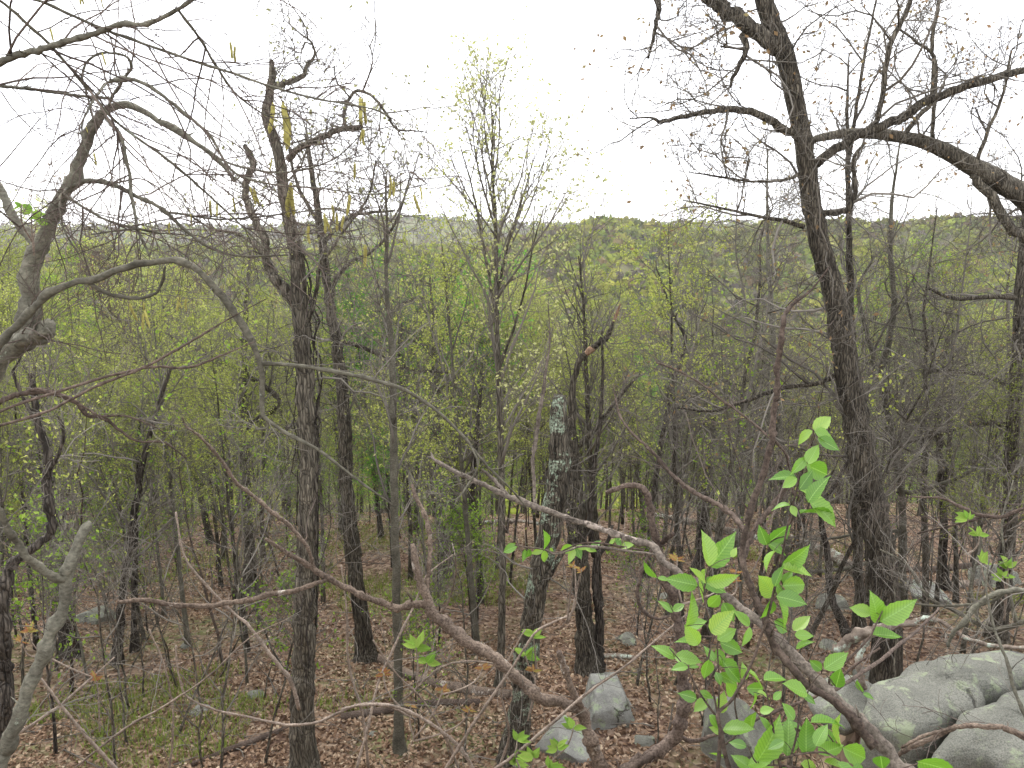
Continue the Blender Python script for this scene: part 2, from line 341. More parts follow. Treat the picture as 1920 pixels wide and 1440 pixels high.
def rock_mat(name, a, b, lich, dark, moss_amt=.62):
    m, n, out = new_mat(name)
    tc = N(n, 'ShaderNodeTexCoord'); o = tc.outputs['Object']
    n1 = noise(n, 2.2, 8, o, .65); r = ramp(n, [(.3, a), (.7, b)]); n.links.new(n1.outputs[0], r.inputs[0])
    n2 = noise(n, 120, 3, o); r2 = ramp(n, [(.36, (.66, .66, .65)), (.5, (1, 1, 1)), (.66, (1.2, 1.2, 1.15))]); n.links.new(n2.outputs[0], r2.inputs[0])
    col = mixc(n, 1.0, r.outputs[0], r2.outputs[0], 'MULTIPLY')
    n3 = noise(n, 5.5, 8, o, .75); r3 = ramp(n, [(.54, (0, 0, 0)), (.60, (1, 1, 1))]); n.links.new(n3.outputs[0], r3.inputs[0])
    col = mixc(n, r3.outputs[0], col, lich)
    n4 = noise(n, 3.1, 8, o, .8); r4 = ramp(n, [(.565, (0, 0, 0)), (.64, (1, 1, 1))]); n.links.new(n4.outputs[0], r4.inputs[0])
    col = mixc(n, r4.outputs[0], col, dark)
    nw = noise(n, 2.5, 5, o, .6); wm = N(n, 'ShaderNodeVectorMath', operation='MULTIPLY_ADD'); wm.inputs[1].default_value = (.35, .35, .35); n.links.new(nw.outputs['Color'], wm.inputs[0]); n.links.new(o, wm.inputs[2])
    vo = N(n, 'ShaderNodeTexVoronoi', feature='DISTANCE_TO_EDGE'); vo.inputs['Scale'].default_value = .9; n.links.new(wm.outputs[0], vo.inputs['Vector'])
    ms = noise(n, 1.3, 4, o); ma = N(n, 'ShaderNodeMapRange'); ma.inputs[1].default_value = .5; ma.inputs[2].default_value = .6; ma.inputs[3].default_value = .05; ma.inputs[4].default_value = 0.; n.links.new(ms.outputs[0], ma.inputs[0])
    av = N(n, 'ShaderNodeMath', operation='ADD'); n.links.new(vo.outputs[0], av.inputs[0]); n.links.new(ma.outputs[0], av.inputs[1])
    rk = ramp(n, [(.0, (.40, .39, .38)), (.006, (.6, .59, .57)), (.016, (1, 1, 1))]); n.links.new(av.outputs[0], rk.inputs[0])
    col = mixc(n, 1.0, col, rk.outputs[0], 'MULTIPLY')
    d = N(n, 'ShaderNodeBsdfPrincipled'); d.inputs['Roughness'].default_value = .9; d.inputs['Specular IOR Level'].default_value = .25
    n.links.new(col, d.inputs['Base Color'])
    bp = N(n, 'ShaderNodeBump'); bp.inputs['Strength'].default_value = .9; bp.inputs['Distance'].default_value = .035
    n5 = noise(n, 15, 10, o, .75); ad = N(n, 'ShaderNodeMath', operation='MULTIPLY_ADD'); ad.inputs[1].default_value = 1.6; n.links.new(rk.outputs[0], ad.inputs[0]); n.links.new(n5.outputs[0], ad.inputs[2]); n.links.new(ad.outputs[0], bp.inputs['Height']); n.links.new(bp.outputs[0], d.inputs['Normal'])
    n.links.new(d.outputs[0], out.inputs[0]); return m
M['ground'] = ground_mat()
M['granite'] = rock_mat('granite_lichened', (.115, .116, .098), (.215, .215, .185), (.235, .265, .175), (.055, .053, .049))
M['granite_mossy'] = rock_mat('granite_mossy', (.15, .15, .14), (.31, .31, .28), (.27, .32, .21), (.07, .07, .065))
def tint_mat():
    m, n, out = new_mat('distant_crowns')
    at = N(n, 'ShaderNodeAttribute', attribute_name='tint'); d = N(n, 'ShaderNodeBsdfDiffuse'); t = N(n, 'ShaderNodeBsdfTranslucent'); mx = N(n, 'ShaderNodeMixShader'); mx.inputs[0].default_value = .3
    n.links.new(at.outputs['Color'], d.inputs[0]); n.links.new(at.outputs['Color'], t.inputs[0]); n.links.new(d.outputs[0], mx.inputs[1]); n.links.new(t.outputs[0], mx.inputs[2]); n.links.new(mx.outputs[0], out.inputs[0]); return m
M['tint'] = tint_mat()

# ------------------------------------------------------------------ the ground
ys = [-40.0]
while ys[-1] < 2900:
    y = ys[-1]; ys.append(y + (1.5 if y < -4 else .3 if y < 34 else .3 * (1 + (y - 34) / 9.)))
ys = np.array(ys); aa = np.linspace(-1.25, 1.25, 231)
X = aa[None, :] * (26 + np.maximum(ys, 0))[:, None]; Yg = np.repeat(ys[:, None], len(aa), 1)
V = np.stack([X, Yg, G(X, Yg)], -1).reshape(-1, 3)
nr, nc = len(ys), len(aa); q = np.arange(nr * nc).reshape(nr, nc)
Q = np.stack([q[:-1, :-1], q[:-1, 1:], q[1:, 1:], q[1:, :-1]], -1).reshape(-1, 4)
tag(obj('ground', mesh_from('ground', V, [Q]), M['ground']), 'leaf covered hillside dropping to a wooded valley and ridge', kind='structure')

# fallen leaves: real leaf-sized faces over the visible slope
rng = np.random.default_rng(3)
n = 200000
yy = 7.0 + 33 * rng.random(n) ** 1.35; xx = (rng.random(n) * 2 - 1) * (.74 * yy + 1.5)
dens = .35 + .6 * wav(xx, yy, .35, 7) + .45 * wav(xx, yy, 1.1, 8)
k = rng.random(n) < np.clip(dens + .35, .25, 1); xx, yy = xx[k], yy[k]; m = len(xx)
pos = np.stack([xx, yy, G(xx, yy) + .012 + .03 * rng.random(m)], 1)
az = rng.random(m) * 2 * np.pi; ax = np.stack([np.cos(az), np.sin(az), .5 * rng.standard_normal(m)], 1); ax = unit(ax)
sdv = unit(np.cross(ax, np.array([0, 0, 1.]) + .55 * rng.standard_normal((m, 3)))); nrv = np.cross(ax, sdv)
s = (.055 + .05 * rng.random(m))[:, None]
V = np.stack([pos - .5 * s * ax, pos + s * .30 * sdv + s * .12 * nrv, pos + .5 * s * ax, pos - s * .30 * sdv + s * .12 * nrv], 1).reshape(-1, 3)
tag(obj('fallen_leaves', mesh_from('fallen_leaves', V, [np.arange(m * 4).reshape(-1, 4)], smooth=False), M['litter']), 'brown fallen leaves carpeting the slope between the trunks', 'leaf litter', kind='stuff')
# small dead sticks lying all over the slope
m = 900; yy = 7.2 + 22 * rng.random(m) ** 1.2; xx = (rng.random(m) * 2 - 1) * (.72 * yy + 1)
p0 = np.stack([xx, yy, G(xx, yy) + .03], 1)[:, None, :]; az = rng.random(m) * 6.28; dd = np.stack([np.cos(az), np.sin(az), 0 * az], 1)[:, None, :]
tt = np.linspace(0, 1, 6)[None, :, None]; Ls = (.25 + 1.3 * rng.random((m, 1, 1)) ** 2); P = p0 + dd * tt * Ls + .035 * np.cumsum(rng.standard_normal((m, 6, 3)), 1) * np.minimum(Ls, .6)
P[..., 2] = G(P[..., 0], P[..., 1]) + .03 + .10 * rng.random((m, 1)) * tt[..., 0]
Rr = (.004 + .010 * rng.random((m, 1)) ** 2) * (1 - .6 * tt[..., 0])
V, Q, T = tubes([(P, Rr, 5)]); tag(obj('twig_litter', mesh_from('twig_litter', V, [Q, T]), M['twig']), 'small dead sticks scattered over the leaf litter', 'sticks', kind='stuff')
# grass and low green plants in patches
n = 46000
yy = 7.2 + 26 * rng.random(n) ** 1.2; xx = (rng.random(n) * 2 - 1) * (.72 * yy + 1)
pg = wav(xx, yy, .42, 2.5) + .6 * wav(xx, yy, 1.3, 4.2) + .3 * (xx < 0) - .3 + .35 * (yy > 17)
k = pg > .68; xx, yy = xx[k], yy[k]; m = len(xx)
base = np.stack([xx, yy, G(xx, yy)], 1); Vs = []
for b in range(4):
    az = rng.random(m) * 6.28; h = (.07 + .12 * rng.random(m))[:, None]
    side = np.stack([np.cos(az), np.sin(az), 0 * az], 1) * .009; lean = np.stack([np.sin(az), -np.cos(az), 0 * az], 1)
    b0 = base + .06 * rng.standard_normal((m, 3)) * np.array([1, 1, 0])
    Vs.append(np.stack([b0 - side, b0 + side, b0 + lean * h * .6 + np.array([0, 0, 1.]) * h], 1))
V = np.concatenate(Vs).reshape(-1, 3)
tag(obj('grass', mesh_from('grass', V, [np.arange(len(V)).reshape(-1, 3)], smooth=False), M['grass']), 'thin green grass and sprouts in patches among brown leaves', 'grass', kind='stuff')

# ------------------------------------------------------------------ distant woods: one mass on the valley sides and far ridge
def crowns(xs, ys_, size, nq, cols, rng, qs):
    m = len(xs); z = G(xs, ys_)
    h = size * (.3 + .8 * rng.random(m))
    d = rng.standard_normal((m, nq, 3)); d[..., 2] = np.abs(d[..., 2]) * .9 - .25; d = unit(d) * (.55 + .5 * rng.random((m, nq, 1)))
    c = np.stack([xs, ys_, z + h], 1)[:, None, :] + d * np.stack([size, size, size * .85], 1)[:, None, :]
    nrm = unit(d + .6 * rng.standard_normal(d.shape)); a = unit(np.cross(nrm, rng.standard_normal(d.shape))); b = np.cross(nrm, a)
    s = (qs * (.6 + .8 * rng.random((m, nq))))[..., None] * size[:, None, None]
    V = np.stack([c - s * a, c - s * b * .7, c + s * a, c + s * b * .7], 2)
    col = cols[:, None, :] * (.85 + .3 * rng.random((m, nq, 1)))
    return V.reshape(-1, 3), np.repeat(col.reshape(-1, 3), 4, 0)
rng = np.random.default_rng(11)
PAL = np.array([[.25, .29, .045], [.20, .24, .045], [.30, .30, .06], [.13, .11, .085], [.155, .135, .105], [.19, .14, .075], [.15, .20, .045], [.045, .075, .035]])
def pal_pick(m, w):
    return PAL[rng.choice(len(PAL), m, p=np.array(w) / sum(w))] * (.85 + .3 * rng.random((m, 1)))
Vs, Cs = [], []
m = 13000; y = 200 + 710 * rng.random(m) ** .8; x = (rng.random(m) * 2 - 1) * .72 * y
cc = pal_pick(m, [7, 6, 6, 2, 2, 3, 5, .25]); hi = sstep(600, 790, y)[:, None] * .5; cc = cc * (1 - hi) + pal_pick(m, [2, 3, 2, 4, 4, 3, 2, .5]) * hi
a_, b_ = crowns(x, y, 2.8 + 3.2 * rng.random(m) ** 1.5, 13, cc, rng, .50); Vs.append(a_); Cs.append(b_)
m = 3600; y = 1500 + 900 * rng.random(m); x = (rng.random(m) * 2 - 1) * .7 * y
a_, b_ = crowns(x, y, 5 + 4 * rng.random(m), 12, pal_pick(m, [2, 3, 2, 4, 4, 2, 2, 1]), rng, .42); Vs.append(a_); Cs.append(b_)
V = np.concatenate(Vs); Cc = np.concatenate(Cs)
tag(obj('distant_forest', mesh_from('distant_forest', V, [np.arange(len(V)).reshape(-1, 4)], color=Cc), M['tint']), 'hazy mass of leafing trees covering the far valley sides and ridge', 'forest', kind='stuff')

# ------------------------------------------------------------------ rocks
_bm = bmesh.new(); bmesh.ops.create_icosphere(_bm, subdivisions=5, radius=1); _bm.verts.ensure_lookup_table()
ICO_V = np.array([v.co[:] for v in _bm.verts]); ICO_F = np.array([[v.index for v in f.verts] for f in _bm.faces]); _bm.free()
_bm = bmesh.new(); bmesh.ops.create_icosphere(_bm, subdivisions=3, radius=1); _bm.verts.ensure_lookup_table()
ICO3_V = np.array([v.co[:] for v in _bm.verts]); ICO3_F = np.array([[v.index for v in f.verts] for f in _bm.faces]); _bm.free()
def rock_mesh(name, seed, dims, planes=None, npl=9, fine=.02, big=True, soft=.75):
    rng = np.random.default_rng(seed)
    V = (ICO_V if big else ICO3_V) * (1.25 if planes is None else 1.9); Fc = ICO_F if big else ICO3_F
    if planes is None:
        d = unit(rng.standard_normal((npl, 3))); planes = [(v, .62 + .3 * rng.random()) for v in d]
    for v, off in planes:
        v = np.asarray(v, float); v = v / np.linalg.norm(v)
        e = V @ v - off; e = np.where(e > 0, e, 0); V = V - (e * (1 - .06))[:, None] * v
    for f, a in ((2.2, .05), (5.1, fine * 1.6), (13., fine)):
        w = np.sin(V @ rng.standard_normal((3, 3)) * f + rng.random(3) * 6)
        V = V + a * w * unit(V) * .6
    V = V + (rng.standard_normal((len(V), 1)) * fine * .15) * unit(V)
    V = V * np.asarray(dims)
    return mesh_from(name, V, [Fc])
def rock(label, px, py, wpx, hpx, seed, mat='granite', Y=None, sink=.25, deep=1.0, name='rock', planes=None, rot=None, group=None, big=False):
    if Y is None: Y = ground_hit(px, py)
    p = PT(px, py, Y); sx = WR(px, py, wpx, Y); sz = WR(px, py, hpx, Y)
    me = rock_mesh(name, seed, (sx, sx * deep, sz), planes, big=big)
    o = obj(name, me, M[mat]); o.location = p; o.rotation_euler = (0, 0, rot if rot is not None else (seed * 1.7) % 6.28)
    tag(o, label, 'rock', group); return o

# the two big slabs on the ledge, parted by a deep crack
def on_plane(px, py, z):
    d = ray(px, py); return d * (z / d[2])
def slab(outline, z0, h, seed, e=4.5, dome=.035, tilt=(0, 0)):
    rng = np.random.default_rng(seed); O = np.array([on_plane(px, py, z0)[:2] for px, py in outline]); c = O.mean(0)
    th = np.arctan2(O[:, 1] - c[1], O[:, 0] - c[0]); rr = np.linalg.norm(O - c, axis=1); k = np.argsort(th); th, rr = th[k], rr[k]
    n, m = 120, 44; T = np.linspace(-np.pi, np.pi, n, endpoint=False); R0 = np.interp(T, np.r_[th - 2 * np.pi, th, th + 2 * np.pi], np.r_[rr, rr, rr])
    ker = np.array([1, 3, 5, 3, 1.]) / 13; R0 = sum(w * np.roll(R0, q) for w, q in zip(ker, range(-2, 3)))
    V = []
    for i_ in range(m):
        f = i_ / (m - 1)
        if f < .72: ph = f / .72 * np.pi / 2; rho, zz = math.sin(ph) ** (2 / 2.2) if f < .3 else math.sin(ph) ** .9, math.cos(ph) ** (2 / e)
        else: rho, zz = 1 - .10 * (f - .72) / .28, -(f - .72) / .28 * 2.2
        x = R0 * rho * np.cos(T); y = R0 * rho * np.sin(T)
        z = (h * .42) * (zz - 1) + dome * (1 - rho ** 2) + tilt[0] * x + tilt[1] * y
        V.append(np.stack([x, y, z], 1))
    V = np.concatenate(V)
    for f_, a_ in ((2.4, .018), (5.3, .012), (12., .007), (27., .004)):
        V = V + a_ * np.sin(V @ rng.standard_normal((3, 3)) * f_ + rng.random(3) * 6)
    V = V + rng.standard_normal(V.shape) * .0015
    q = np.arange(n * m).reshape(m, n); Q = np.stack([q[:-1], q[1:], np.roll(q[1:], -1, 1), np.roll(q[:-1], -1, 1)], -1).reshape(-1, 4)
    o = obj('boulder', mesh_from('boulder', V, [Q, q[-1][None, ::-1][:, :]]), M['granite']); o.location = (c[0], c[1], z0)
    return o
tag(slab([(1612, 1330), (1630, 1290), (1690, 1249), (1760, 1224), (1850, 1204), (1930, 1204), (1995, 1222), (1908, 1260), (1848, 1290), (1788, 1324), (1748, 1352), (1702, 1364), (1652, 1358)], -2.85, .34, 21, tilt=(-.02, -.04)), 'large pale granite boulder with rounded top and dark front face, beyond the deep crack', 'boulder')
tag(slab([(1738, 1392), (1762, 1364), (1802, 1338), (1860, 1302), (1924, 1272), (2000, 1246), (2110, 1260), (2170, 1360), (2060, 1445), (1930, 1428), (1860, 1402), (1795, 1398)], -2.82, .36, 22, tilt=(.03, .0)), 'grey lichened granite slab at the bottom right corner, nearer side of the crack', 'boulder')
rock('small grey rock tucked under the left edge of the big pale boulder', 1592, 1322, 120, 70, 31, Y=5.6, big=True)
sq = empty('square_rock', PT(1150, 1400, 11.2)); tag(sq, 'mossy square rock with a broken black face below the dark forked trunk', 'rock')
_u = WR(1150, 1335, 100, 11.2)
for pn, (px, py), dims, sd_, pl, Yq in (('upper_block', (1140, 1318), (_u * .92, _u * 1.1, _u * .95), 33, [((.05, -.8, 1), .58), ((0, 0, 1), .62), ((0, -1, .0), .80), ((1, 0, .35), .74), ((-1, .1, .25), .72), ((0, 1, 0), .9), ((0, 0, -1), .55), ((.6, -.7, .3), .84)], 11.2),
                                ('lower_block', (1152, 1378), (_u * 1.0, _u * 1.0, _u * .85), 36, [((0, 0, 1), .66), ((0, -1, .1), .68), ((.5, -.8, -.1), .72), ((1, 0, .1), .84), ((-1, 0, .1), .80), ((0, 1, 0), .9), ((0, 0, -1), 1.2), ((-.5, -.8, .4), .70)], 11.28)):
    q_ = obj(pn, rock_mesh(pn, sd_, dims, pl, fine=.03), M['granite_mossy'], sq); q_.location = Vector(PT(px, py, Yq)) - sq.location; q_.rotation_euler = (0, 0, .12)
rock('low mossy rock lying against the left side of the square rock', 1060, 1395, 110, 80, 34, 'granite_mossy', Y=10.4, name='rock', big=True)
rock('grey rock half hidden behind the bright green leafy shoots', 1378, 1372, 130, 120, 35, Y=9.6, big=True)
ROCKS = [('flat pale rock at the far left beside the leaning pole', 178, 1160, 82, 34, 'granite'), ('small pale stone alone in brown leaves left of the broken-topped trunk', 348, 1214, 18, 16, 'granite'),
 ('pale stone in the grass just left of the broken-topped trunk base', 476, 1308, 34, 22, 'granite'), 
 ('mossy stone in green sprouts at lower left', 378, 1332, 44, 24, 'granite_mossy'), 
 ('flat grey stone on open leaves right of the dark forked trunk', 1178, 1200, 44, 26, 'granite'), ('thin flat stone further up the slope right of the forked trunk', 1252, 1120, 34, 14, 'granite'),
 ('pale stone just right of the square mossy rock', 1208, 1392, 34, 36, 'granite'), 
 ('grey rock at the foot of the curved slender tree', 1562, 1142, 66, 40, 'granite'), ('flat pale stone between green leaves and the big leaning trunk', 1550, 1212, 40, 16, 'granite'),
 ('pale rock between the big leaning trunk and the boulder', 1634, 1268, 54, 34, 'granite'), ('large grey rock behind the brush at the right edge', 1862, 1092, 110, 86, 'granite'),
 ('small white stone under the fallen limb in the middle', 700, 1378, 22, 18, 'granite'), 
 ('mossy rock under the brush behind the boulder', 1745, 1122, 70, 36, 'granite_mossy')]
for i, (lb, px, py, w, h, mt) in enumerate(ROCKS): rock(lb, px, py, w, h, 50 + i, mt, big=w > 60)

# ------------------------------------------------------------------ trees
def path(pts, Y, n=None, Y1=None, wig=0.0, rng=None):
    """photo pixels (px, py, width) at a distance -> smooth polyline and radii"""
    k = len(pts); Ys = np.linspace(Y, Y if Y1 is None else Y1, k)
    P = [PT(p[0], p[1], Ys[i]) for i, p in enumerate(pts)]; R = [WR(p[0], p[1], p[2], Ys[i]) for i, p in enumerate(pts)]
    n = n or max(8, 4 * k)
    P, R = resample(P, R, n)
    if wig and rng is not None: P[1:-1] += wig * rng.standard_normal((n - 2, 3)) * np.minimum(R[1:-1], .1)[:, None]
    return P, R
def to_ground(P, R, flare=1.75):
    """carry a stem (top to bottom) down into the ground with a root flare"""
    d = unit(P[-1] - P[-4]); d = unit(d * .5 + np.array([0, 0, -.6])); e = P[-1]; ext = []
    z = G(e[0], e[1])
    if e[2] > z:
        L_ = (e[2] - z + .15) / max(-d[2], .3); m = max(3, int(L_ / .12)); ext = [e + d * L_ * (j + 1) / m for j in range(m)]
        P = np.vstack([P, ext]); R = np.r_[R, np.full(m, R[-1])]
    zb = G(P[-1, 0], P[-1, 1]); hgt = np.maximum(P[:, 2] - zb, 0)
    R = R * (1 + (flare - 1) * np.exp(-hgt / .30))
    return P, R

def hero(name, label, trunk, Y=None, base=None, limbs=(), seed=1, mat='bark', twig='twig', c1=(10, 5), L1=2.0, c2=6, L2=.8, c3=4, L3=.3, tip=.0026, a=(35, 75),
         t_crown=(0.02, .5), wob=.22, up=.05, leaf=None, per=1.0, lsize=.05, cat='tree', rough=.035, limb_mat=None, ground=True, group=None, lc=6, dY=0.0):
    rng = np.random.default_rng(seed)
    if Y is None: Y = ground_hit(*base)
    P, R = path(trunk, Y + dY, n=max(28, 5 * len(trunk)), Y1=Y, wig=.12, rng=rng)
    R = R * .9
    if ground: P, R = to_ground(P, R)
    loc = np.array([P[-1, 0], P[-1, 1], G(P[-1, 0], P[-1, 1])])
    e = empty(name, loc); tag(e, label, cat, group)
    tube_obj('trunk', [(P[None], R[None], 18)], M[mat], e, loc, rough, rng)
    src = []
    for lb in limbs:
        lp, lr = path(lb, Y + dY * .5 + rng.uniform(-.3, .3), n=max(14, 4 * len(lb)), wig=.2, rng=rng)
        # start on the stem: the first point keeps the depth of the nearest trunk point
        k = np.argmin(np.linalg.norm(P[:, [0, 2]] - lp[0, [0, 2]], axis=1)); w_ = np.linspace(1, 0, len(lp)) ** 3
        lp[:, 1] += (P[k, 1] - lp[0, 1]) * w_
        tube_obj('limb', [(lp[None], lr[None], 10)], M[limb_mat or mat], e, loc, rough, rng)
        src.append((lp, lr))
    g1P, g1R = [], []
    n1 = 8
    if c1[0]:
        k0, k1 = int(t_crown[0] * len(P)), max(int(t_crown[1] * len(P)), 6)
        # the trunk polyline runs top to bottom: reverse so that branches lean upward
        tp, tr = P[k0:k1][::-1], R[k0:k1][::-1]
        p_, r_ = grow(rng, tp[None], tr[None], c1[0], 0.0, 1.0, a[0], a[1], L1, n1, wob, up, .011, tip * 1.3); g1P.append(p_); g1R.append(r_)
    for lp, lr in src:
        p_, r_ = grow(rng, lp[None], lr[None], lc, .2, 1.0, a[0], a[1], L1 * .75, n1, wob, up, .010, tip * 1.3); g1P.append(p_); g1R.append(r_)
    if g1P:
        g1P, g1R = np.concatenate(g1P), np.concatenate(g1R)
        p2, r2 = grow(rng, g1P, g1R, c2, .15, 1.0, 30, 70, L2, 6, wob * 1.1, up, .008, tip)
        p3, r3 = grow(rng, p2, r2, c3, .2, 1.0, 30, 70, L3, 4, wob * 1.2, up, .007, tip * .85)
        cr = tube_obj('crown', [(g1P, g1R, 5), (p2, r2, 4), (p3, r3, 3)], M[twig], e, loc)
        if leaf:
            V, Qd = leaf_quads(rng, p3, per, lsize, lsize * .22)
            if len(V): obj('foliage', mesh_from('foliage', V - loc, [Qd], smooth=False), M[leaf], cr, 'stuff')
    return e

bt = hero('broken_tree', 'grey furrowed trunk with snapped top and gnarled stub limbs, left of centre', [(509, 112, 8), (511, 130, 13), (508, 160, 17), (501, 195, 19), (502, 225, 20), (513, 260, 21), (526, 300, 22), (533, 360, 23), (546, 430, 26), (558, 500, 30), (563, 570, 33), (568, 650, 35), (572, 760, 36), (577, 900, 36), (575, 1050, 40), (569, 1200, 44), (566, 1320, 47), (570, 1440, 50)],
     base=(570, 1470), seed=5, mat='bark_grey', c1=(20, 0), L1=1.5, L2=.75, c2=7, c3=5, L3=.3, a=(40, 85), t_crown=(.02, .42), wob=.34, up=.0, leaf='leaf_pale', per=.35, lsize=.045, lc=7,
     limbs=[[(512, 160, 12), (530, 155, 12), (548, 150, 11), (566, 142, 9), (576, 122, 7), (590, 104, 5), (584, 80, 4), (562, 62, 3), (535, 38, 2)], [(528, 295, 14), (552, 278, 13), (600, 258, 12), (640, 243, 11), (680, 240, 10)],
            [(648, 241, 7), (645, 215, 6), (652, 190, 6), (670, 170, 6), (700, 182, 5), (725, 215, 5), (745, 243, 4), (775, 245, 3), (800, 248, 2)], [(560, 575, 22), (538, 545, 22), (515, 520, 20), (500, 485, 18), (497, 450, 16), (482, 420, 14), (466, 385, 13), (462, 345, 13), (474, 310, 13), (470, 290, 12), (458, 272, 8)],
            [(566, 620, 12), (590, 560, 8), (600, 500, 7), (640, 440, 5), (690, 370, 4), (705, 300, 3)], [(500, 480, 8), (450, 440, 6), (400, 430, 4), (350, 400, 3)]])
rng = np.random.default_rng(55)                       # dark vines clinging to that trunk
tp, tr = path([(540, 400, 25), (558, 500, 30), (563, 570, 33), (568, 650, 35), (572, 760, 36), (577, 900, 36), (575, 1050, 40), (569, 1200, 44), (566, 1320, 47)], ground_hit(570, 1470), n=90)
for v in range(6):
    a0, tw, k0, k1 = rng.random() * 6.28, rng.uniform(-3, 3), rng.integers(0, 25), rng.integers(55, 90)
    aa_ = a0 + tw * np.linspace(0, 1, 90) + np.cumsum(rng.normal(0, .12, 90)); off_ = tr * .9 + .018 + .05 * np.abs(np.interp(np.arange(90), np.arange(0, 96, 6), rng.standard_normal(16))) * (np.arange(90) < 45)
    vp = (tp + np.stack([np.cos(aa_) * off_, np.sin(aa_) * off_, 0 * off_], 1))[k0:k1]; vr = np.full(len(vp), rng.uniform(.009, .02)) * np.linspace(.5, 1, len(vp))
    gp, gr = grow(rng, vp[None], vr[None], 7, .0, .8, 30, 80, .7, 8, .35, -.03, .01, .003)
    tube_obj('vine', [(vp[None], vr[None], 6), (gp, gr, 4)], M['bark_dark'], bt, np.array(bt.location), .05, rng)
hero('tall_tree', 'dark rough trunk close behind the broken-topped trunk', [(573, 250, 7), (585, 330, 11), (597, 400, 14), (606, 470, 17), (617, 560, 20), (630, 640, 23), (641, 720, 25), (648, 850, 27), (653, 950, 28), (664, 1060, 30), (678, 1160, 31), (686, 1238, 34)],
     base=(686, 1240), seed=6, mat='bark', c1=(16, 0), L1=2.0, L2=.9, c2=6, c3=4, L3=.36, t_crown=(.0, .55), wob=.3, leaf='leaf_pale', per=.5, lsize=.05,
     limbs=[[(617, 560, 10), (650, 500, 8), (700, 470, 6), (740, 420, 5), (770, 330, 3)], [(605, 460, 9), (650, 410, 7), (690, 400, 6), (740, 395, 4)], [(632, 640, 9), (690, 655, 8), (760, 690, 6), (850, 700, 4)], [(600, 420, 8), (560, 350, 6), (540, 260, 4), (545, 190, 2)]])
hero('lichen_tree', 'leaning furrowed trunk with pale green lichen, broken flat top, at centre', [(1049, 742, 24), (1048, 760, 33), (1047, 800, 39), (1049, 860, 45), (1043, 930, 48), (1029, 1000, 48), (1012, 1070, 43), (1000, 1140, 43), (990, 1220, 44), (978, 1310, 44), (965, 1400, 46)],
     base=(962, 1425), seed=7, mat='bark_lichen', c1=(5, 0), L1=1.4, c2=5, c3=3, t_crown=(.05, .6), limbs=[[(975, 1300, 24), (972, 1250, 20), (985, 1200, 18), (1005, 1130, 15), (1035, 1070, 12), (1058, 1030, 9)]], lc=3, leaf='leaf_pale', per=.2)
ct = hero('crooked_tree', 'straight dark trunk behind the lichen tree, its top bent over and splintered', [(1162, 572, 3), (1152, 600, 5), (1140, 625, 10), (1118, 648, 13), (1100, 662, 13), (1084, 680, 13), (1075, 720, 13), (1070, 780, 18), (1071, 850, 32), (1076, 950, 42), (1086, 1060, 39), (1094, 1150, 34), (1101, 1250, 38)],
     base=(1102, 1262), seed=8, mat='bark', c1=(8, 0), L1=1.6, c2=6, c3=4, t_crown=(.3, .75), lc=7, leaf='leaf_yellow', per=.5,
     limbs=[[(1085, 840, 12), (1110, 815, 9), (1135, 780, 8), (1165, 740, 6), (1200, 700, 4)], [(1112, 655, 9), (1125, 645, 10), (1138, 634, 9), (1146, 618, 5)]])
Yc = ct.location.y
for pn, pts in (('scar', [(1099, 664, 9), (1105, 658, 13), (1110, 655, 12), (1114, 652, 8)]), ('splinter', [(1150, 604, 6), (1156, 590, 6), (1163, 570, 3)])):
    P_, R_ = path(pts, Yc - .035, n=12); tube_obj(pn, [(P_[None], R_[None], 10)], M['heartwood'], ct, np.array(ct.location), .08, np.random.default_rng(4))
hero('forked_tree', 'thin black forked trunk hugging the straight dark trunk', [(1148, 985, 6), (1138, 1020, 9), (1120, 1045, 13), (1116, 1080, 15), (1120, 1130, 17), (1125, 1170, 18), (1120, 1220, 20), (1118, 1252, 22)], base=(1118, 1258), seed=9, mat='bark_dark', c1=(0, 0), L1=1.2, c2=4, c3=3,
     limbs=[[(1117, 1055, 12), (1110, 1020, 11), (1108, 980, 10), (1112, 900, 9), (1122, 820, 8), (1130, 720, 6), (1128, 620, 4)]], lc=12)
